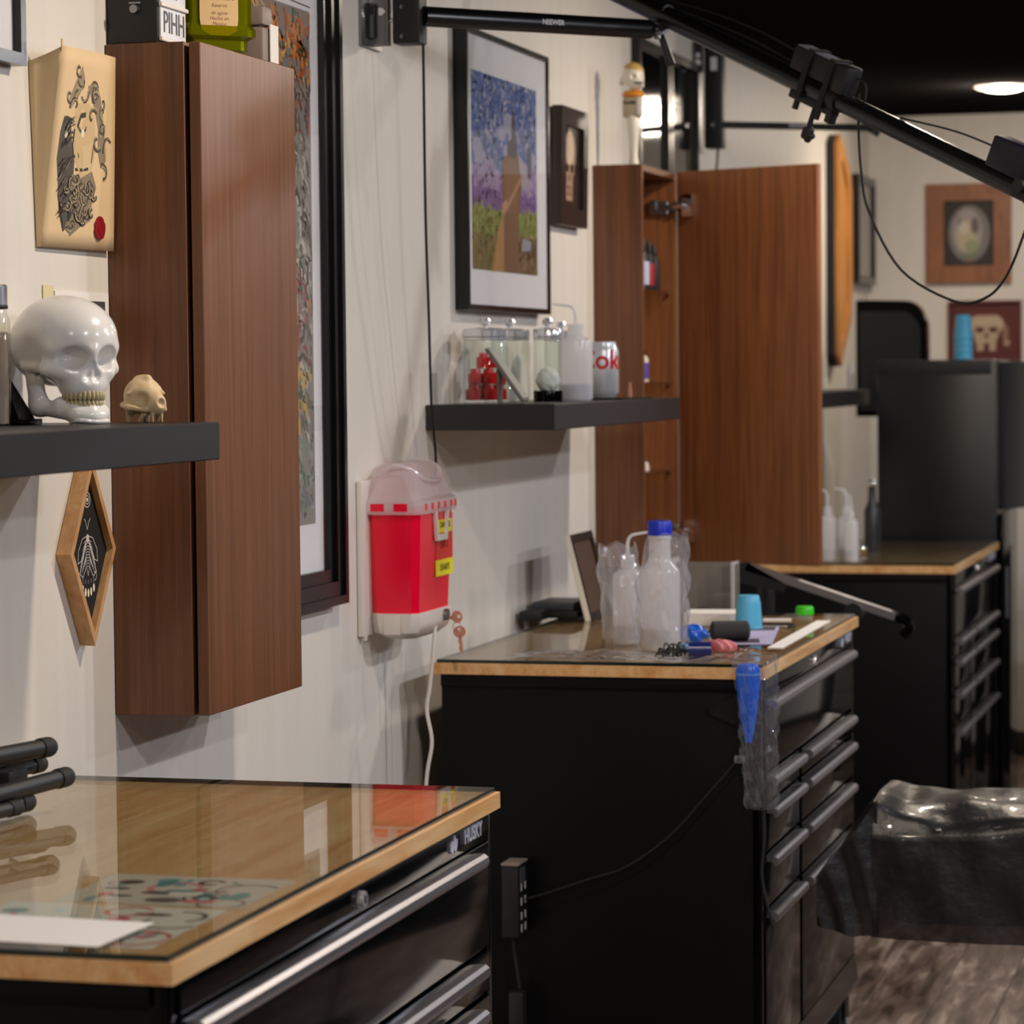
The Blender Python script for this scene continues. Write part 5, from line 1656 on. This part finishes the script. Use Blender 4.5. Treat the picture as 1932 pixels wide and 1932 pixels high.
b.build('plug_block', mat('dark_grey_plug', '#1d1e20', .35), po)
oc = MB().tube([(.250, 5.262, .512), (.29, 5.265, .524), (.37, 5.27, .552), (.442, 5.272, .578), (.523, 5.272, .637), (.60, 5.272, .722), (.655, 5.275, .785)], .0022, seg=8)
tag(oc.build('black_lead', M['rub']), 'thin black lead sagging across the side of the middle bench', 'cable')

# ================================================================== CHAIR ARM BETWEEN THE BENCHES
am = thing('chair_arm', 'slanting silver arm of a black tattoo chair between two workbenches', 'chair', (.56, 6.85, 0))
A0, A1 = Vector((-.185, -.04, 1.022)), Vector((.165, -.04, .908))
d_ = (A1 - A0).normalized()
n_ = Vector((-d_.z, 0, d_.x))
MB().prism([(0, 0), ((A1 - A0).length, 0), ((A1 - A0).length, .018), (0, .018)], A0, d_, n_, (0, .03, 0)).build('arm_bar', M['alu'], am, 20)
MB().prism([(-.03, -.035), (-.02, .010), (.0, .0195), (.10, .0), (.10, -.02), (.02, -.03)], A0, d_, n_, (0, .028, 0)).build('arm_pad', M['blkm'], am, 20)
MB().tube([A1 - d_ * .01 + n_ * .009 + Vector((0, .015, 0)), A1 + d_ * .02 + n_ * .008 + Vector((0, .015, 0)), A1 + d_ * .038 - n_ * .006 + Vector((0, .015, 0)), A1 + d_ * .03 - n_ * .03 + Vector((0, .015, 0))], .0125).build('end_grip', M['gloss'], am)
MB().cyl(A0 + d_ * .27 + Vector((0, -.012, -.012)), A0 + d_ * .27 + Vector((0, .04, -.012)), .022).build('pivot', M['blkm'], am)
MB().cyl((-.16, .10, .06), (-.16, .10, .985), .02, seg=20).build('post', M['blkm'], am)
MB().lathe([(0, 0), (.16, 0), (.16, .015), (.05, .05), (.03, .07), (0, .07)], (-.16, .10, 0), seg=36).build('foot', M['gloss'], am)
MB().box((-.36, .10, .40), (-.04, .55, .52), bev=.03).build('seat', M['vinyl'], am)

# ================================================================== ARM TABLE UNDER BLACK PLASTIC
at_ = thing('arm_table', 'padded arm table draped in crumpled black plastic sheet', 'table', (.866, 5.50, 0))
MB().box((.020, .022, .575), (.90, .24, .628), bev=.018).build('pad', M['vinyl'], at_)
MB().cyl((.78, .13, .05), (.78, .13, .58), .025).build('post', M['steel'], at_)
MB().lathe([(0, 0), (.24, 0), (.24, .015), (.05, .05), (.03, .06), (0, .06)], (.78, .13, 0), seg=36).build('foot', M['gloss'], at_)
q = random.Random(4)
fp = [q.uniform(0, 6.28) for _ in range(10)]
def ridge(x, y):
    return .5 * math.sin(9 * x + fp[0] + 5 * y) + .3 * math.sin(23 * x - 13 * y + fp[1]) + .25 * math.sin(41 * x + 31 * y + fp[2]) + .15 * math.sin(77 * x + fp[3])
def sheet_fn(u, v):
    x = .93 * u
    prof = [(0, .262, .40), (.16, .258, .655), (.2, .245, .672), (.45, .06, .676), (.52, .012, .672), (.58, -.010, .640), (.70, -.016, .56), (1.0, -.024, .425)]
    for k in range(len(prof) - 1):
        if v <= prof[k + 1][0]:
            t = (v - prof[k][0]) / (prof[k + 1][0] - prof[k][0])
            y = prof[k][1] + (prof[k + 1][1] - prof[k][1]) * t
            z = prof[k][2] + (prof[k + 1][2] - prof[k][2]) * t
            break
    n = ridge(x, y + z)
    if v < .55:
        z += .007 * n - .022 * math.exp(-((v - .53) / .07) ** 2) * (1 + math.sin(8.5 * x + 1.0)) * min(1, 6 * u)
        z += .012 * math.exp(-(u / .04) ** 2)
    else:
        y += .010 * n * (.3 + v - .55) - .012 * math.sin(5.5 * x + .4) * (v - .5)
        z -= .022 * math.exp(-((v - .55) / .12) ** 2) * (1 + math.sin(8.5 * x + 1.0)) * .6
        z += (-.012 * u) * (v - .55) / .45
    return (x, y, z)
b = MB().grid(sheet_fn, 110, 70)
FL = [((.008, .0, .684), (.010, -.030, .43)), ((-.035, -.012, .618), (-.036, -.034, .426)), ((-.078, -.022, .575), (-.070, -.030, .435)), ((-.104, -.030, .536), (-.102, -.034, .445))]
def flap(u, v):
    k = min(int(u * 3), 2)
    t = u * 3 - k
    a = Vector(FL[k][0]).lerp(Vector(FL[k + 1][0]), t)
    c = Vector(FL[k][1]).lerp(Vector(FL[k + 1][1]), t)
    p = a.lerp(c, v)
    p.y += .004 * math.sin(14 * u + 5 * v)
    return tuple(p)
b.grid(flap, 18, 18)
def flap_b(u, v):
    p = Vector(sheet_fn(0, .2 + .35 * u)) if False else Vector((0, .012 + .24 * u, .684 - .012 * u))
    e = Vector((-.10 + .06 * u, -.03 + .25 * u, .52 - .1 * u))
    p = p.lerp(e, v)
    p.z += .03 * v * (1 - v)
    return tuple(p)
b.grid(flap_b, 12, 14)
b.build('plastic_sheet', M['drape'], at_, 45)

# ================================================================== FAR STATION
for k, (x, y) in enumerate(((.352, 8.175), (.396, 8.235), (.420, 8.16))):
    squeeze('squeeze_bottle', ['white squeeze bottle nearest the open cabinet door on the far bench', 'white squeeze bottle standing second from the open cabinet door on the far bench', 'white squeeze bottle standing furthest from the open cabinet door on the far bench'][k], x, y, ZG, .024 if k < 2 else .020, .150 if k != 2 else .14, math.radians(10 + 20 * k), neck=.2, group='white bottles on the far bench')
MB_ = thing('grey_vase', 'dark grey bottle with a clear glass stopper on the far bench', 'bottle', (.415, 8.60, ZG))
MB().lathe([(0, 0), (.022, 0), (.024, .01), (.024, .12), (.012, .15), (.011, .19)], seg=24).build('body', mat('smoke_plastic', '#2a2a30', .3), MB_)
MB().ell((0, 0, .20), (.013, .013, .013)).build('stopper', M['chrome'], MB_)
cl_ = tag(MB().ell((.400, 8.52, ZG + .013), (.013, .013, .013)).build('glass_ball', M['chrome']), 'tiny shiny ball by the dark grey bottle', 'ball')

bc = thing('tall_black_cabinet', 'tall gloss black steel cabinet beside the far bench with a stack of blue cups', 'cabinet', (.33, 9.30, 0))
MB().box((0, .0, .03), (.375, .45, 1.515), bev=.006).build('carcass', mat('blue_black_enamel', '#05060b', .3, spec=.5), bc)
MB().box((.01, .01, 0), (.36, .44, .03)).build('plinth', M['blkm'], bc)
dr = MB().box((0, 0, 0), (.022, .24, .465), bev=.003).build('door', mat('purple_black_enamel', '#1a1a24', .35), bc)
dr.location = (.378, .012, 1.045)
dr.rotation_euler = (0, 0, math.radians(-16))
dr2 = MB().box((.376, .008, .05), (.396, .44, 1.03), bev=.003).build('door', M['gloss'], bc)
MB().cyl((.398, .08, .70), (.398, .08, .86), .006).build('door_handle', M['steel'], dr2)
MB().box((.0, -.002, 1.470), (.36, .45, 1.517), bev=.003).build('top_lip', M['blkm'], bc)
cu0 = None
for k in range(4):
    if cu0 is None:
        t = cu0 = thing('plastic_cup', 'blue plastic cup in the stack on the tall black cabinet', 'cup', (.590, 9.40, 1.518), 0, 'stacked blue cups')
        MB().lathe([(.030, 0), (.0315, .001), (.030, .004), (.024, .075), (.022, .078), (0, .078)], seg=24).build('cup_wall', M['cup'], t)
    else:
        t = copy_tree(cu0)
        t.location.z = 1.518 + .021 * k
    t['label'] = ['lowest blue cup of the stack on the tall black cabinet', 'second lowest blue cup of the stack on the tall black cabinet', 'second highest blue cup of the stack on the tall black cabinet', 'topmost blue cup of the stack on the tall black cabinet'][k]
cbk = thing('salon_chair', 'black glossy rounded chair back standing by the far wall', 'chair', (.25, 10.2, 0))
out = [(-.122, 1.325), (.124, 1.325)] + [(.124 - .075 + .075 * math.cos(a), 1.725 - .105 + .105 * math.sin(a)) for a in [k * PI / 2 / 8 for k in range(9)]] + [(-.06, 1.728), (-.118, 1.728), (-.122, 1.722)]
MB().prism(out, (0, 0, 0), (1, 0, 0), (0, 0, 1), (0, .07, 0)).build('backrest', M['gloss'], cbk, 20)
MB().prism([(a * .86, 1.46 + (b - 1.46) * .86) for a, b in out], (-.004, -.012, 0), (1, 0, 0), (0, 0, 1), (0, .014, 0)).build('cushion', M['vinyl'], cbk, 20)
r = random.Random(8)
MB().box((-.12, .0, .42), (.36, .5, .54), bev=.03).build('seat', M['vinyl'], cbk)
MB().cyl((.12, .25, .05), (.12, .25, .43), .03).build('post', M['chrome'], cbk)
MB().lathe([(0, 0), (.24, 0), (.24, .012), (.05, .04), (0, .05)], (.12, .25, 0), seg=32).build('foot', M['chrome'], cbk)
MB().box((.03, .02, .54), (.11, .06, 1.36), bev=.01).build('back_support', M['blkm'], cbk)
et = tag(MB().lathe([(0, 0), (.012, 0), (.012, .06), (.008, .07), (.006, .085), (0, .086)], (.235, 9.38, 1.4255), seg=18).build('white_tube', M['white']), 'small white tube on the shelf past the open cabinet door', 'tube')

cf = thing('coffin_frame', 'long angular orange wood panel with black edge on the far wall', 'wall panel', (.001, 10.35, 1.50))
shp = [(0, .04), (.06, .0), (.30, .17), (.33, .30), (.33, .62), (.30, .70), (.06, .82), (0, .79)]
MB().prism([(a, b) for a, b in shp], (0, 0, 0), (0, 1, 0), (0, 0, 1), (.030, 0, 0)).build('backing', M['ink'], cf, 0)
cen = (.16, .41)
MB().frame([(a, b) for a, b in shp], [(cen[0] + (a - cen[0]) * .55, cen[1] + (b - cen[1]) * .80) for a, b in shp], (.030, 0, 0), (0, 1, 0), (0, 0, 1), (.014, 0, 0)).build('wood_face', M['oakor'], cf, 0)
MB().prism([(cen[0] + (a - cen[0]) * .56, cen[1] + (b - cen[1]) * .81) for a, b in shp], (.030, 0, 0), (0, 1, 0), (0, 0, 1), (.006, 0, 0)).build('inner_panel', M['oakor'], cf, 0)
t, op = framed('glazed_picture', 'narrow dark framed picture near the room corner', 10.93, 11.36, 1.81, 2.215, .03, .03, M['fblk'], mat('mouse_grey_board', '#8b8378', .5), .01)

def back_pic(name, label, x0, x1, z0, z1, bw, fm, art, depth=.025):
    t = thing(name, label, 'picture', (x0, Y_B - .001, z0))
    W2, H2 = x1 - x0, z1 - z0
    MB().frame(rect(0, 0, W2, H2), rect(bw, bw, W2 - bw, H2 - bw), (0, 0, 0), (1, 0, 0), (0, 0, 1), (0, -depth, 0)).build('frame', fm, t, 20)
    MB().box((bw, -.006, bw), (W2 - bw, 0, H2 - bw)).build('backing', M['ink'], t, 0)
    pa = [([(bw + a * (W2 - 2 * bw), bw + b * (H2 - 2 * bw)) for a, b in p], c) for p, c in art]
    print_obj('picture_print', pa, (0, -.0063, 0), (1, 0, 0), (0, 0, 1), (0, -1, 0), t, .0002)
art = [(rect(0, 0, 1, 1), '#3a3634'), (disc(.5, .50, .42, .44), '#7d7876'), (disc(.47, .52, .30, .36), '#a29a98'), (disc(.45, .47, .2, .24), '#b5aa8e'), (disc(.40, .58, .10, .10), '#c9bfae'), (disc(.55, .30, .14, .10), '#8f9a76'), (disc(.5, .14, .09, .05), '#b83a3a'),
       ([(.3, .2), (.45, .1), (.6, .12), (.68, .22), (.5, .18)], '#6f8060'), (disc(.62, .62, .08, .13), '#6c6668'), (disc(.30, .70, .05, .08), '#8b8484')]
back_pic('oak_framed_picture', 'square brown wood frame with a grey portrait of a veiled face on the back wall', .224, .546, 1.815, 2.195, .066, M['brownf'], art)
art = [(rect(0, 0, 1, 1), '#5e2f2b'), (disc(.52, .62, .26, .20), '#b9a68c'), ([(.3, .6), (.74, .6), (.66, .28), (.36, .28)], '#b39f86'), (disc(.42, .52, .07, .05), '#5a2f29'), (disc(.62, .52, .07, .05), '#5a2f29'), ([(.52, .48), (.56, .38), (.48, .38)], '#5a2f29'),
       (rect(.38, .14, .48, .30), '#b39f86'), (rect(.56, .14, .66, .30), '#b39f86'), (disc(.80, .46, .05, .16), '#8c6a5c'), (disc(.82, .28, .05, .06), '#a58a78'), (rect(.30, .78, .66, .82), '#74473e')]
back_pic('maroon_picture', 'maroon painting of a pale skull on the back wall behind the blue cups', .306, .584, 1.515, 1.747, .010, mat('maroon_frame', '#5a2320', .5), art)
bk = thing('black_cart', 'low black equipment cart in the dark beyond the tall cabinet', 'cart', (.80, 10.1, 0))
MB().box((0, 0, .08), (.40, .45, .86), bev=.01).build('carcass', M['blk'], bk)
MB().box((-.01, -.01, .86), (.41, .46, .885), bev=.008).build('top', M['vinyl'], bk)
MB().cyl((.06, -.03, .78), (.14, -.03, .78), .008).build('handle', M['chrome'], bk)
for a in (.04, .36):
    for c in (.05, .40):
        MB().cyl((a - .012, c, .04), (a + .012, c, .04), .04).build('wheel', M['rub'], bk)
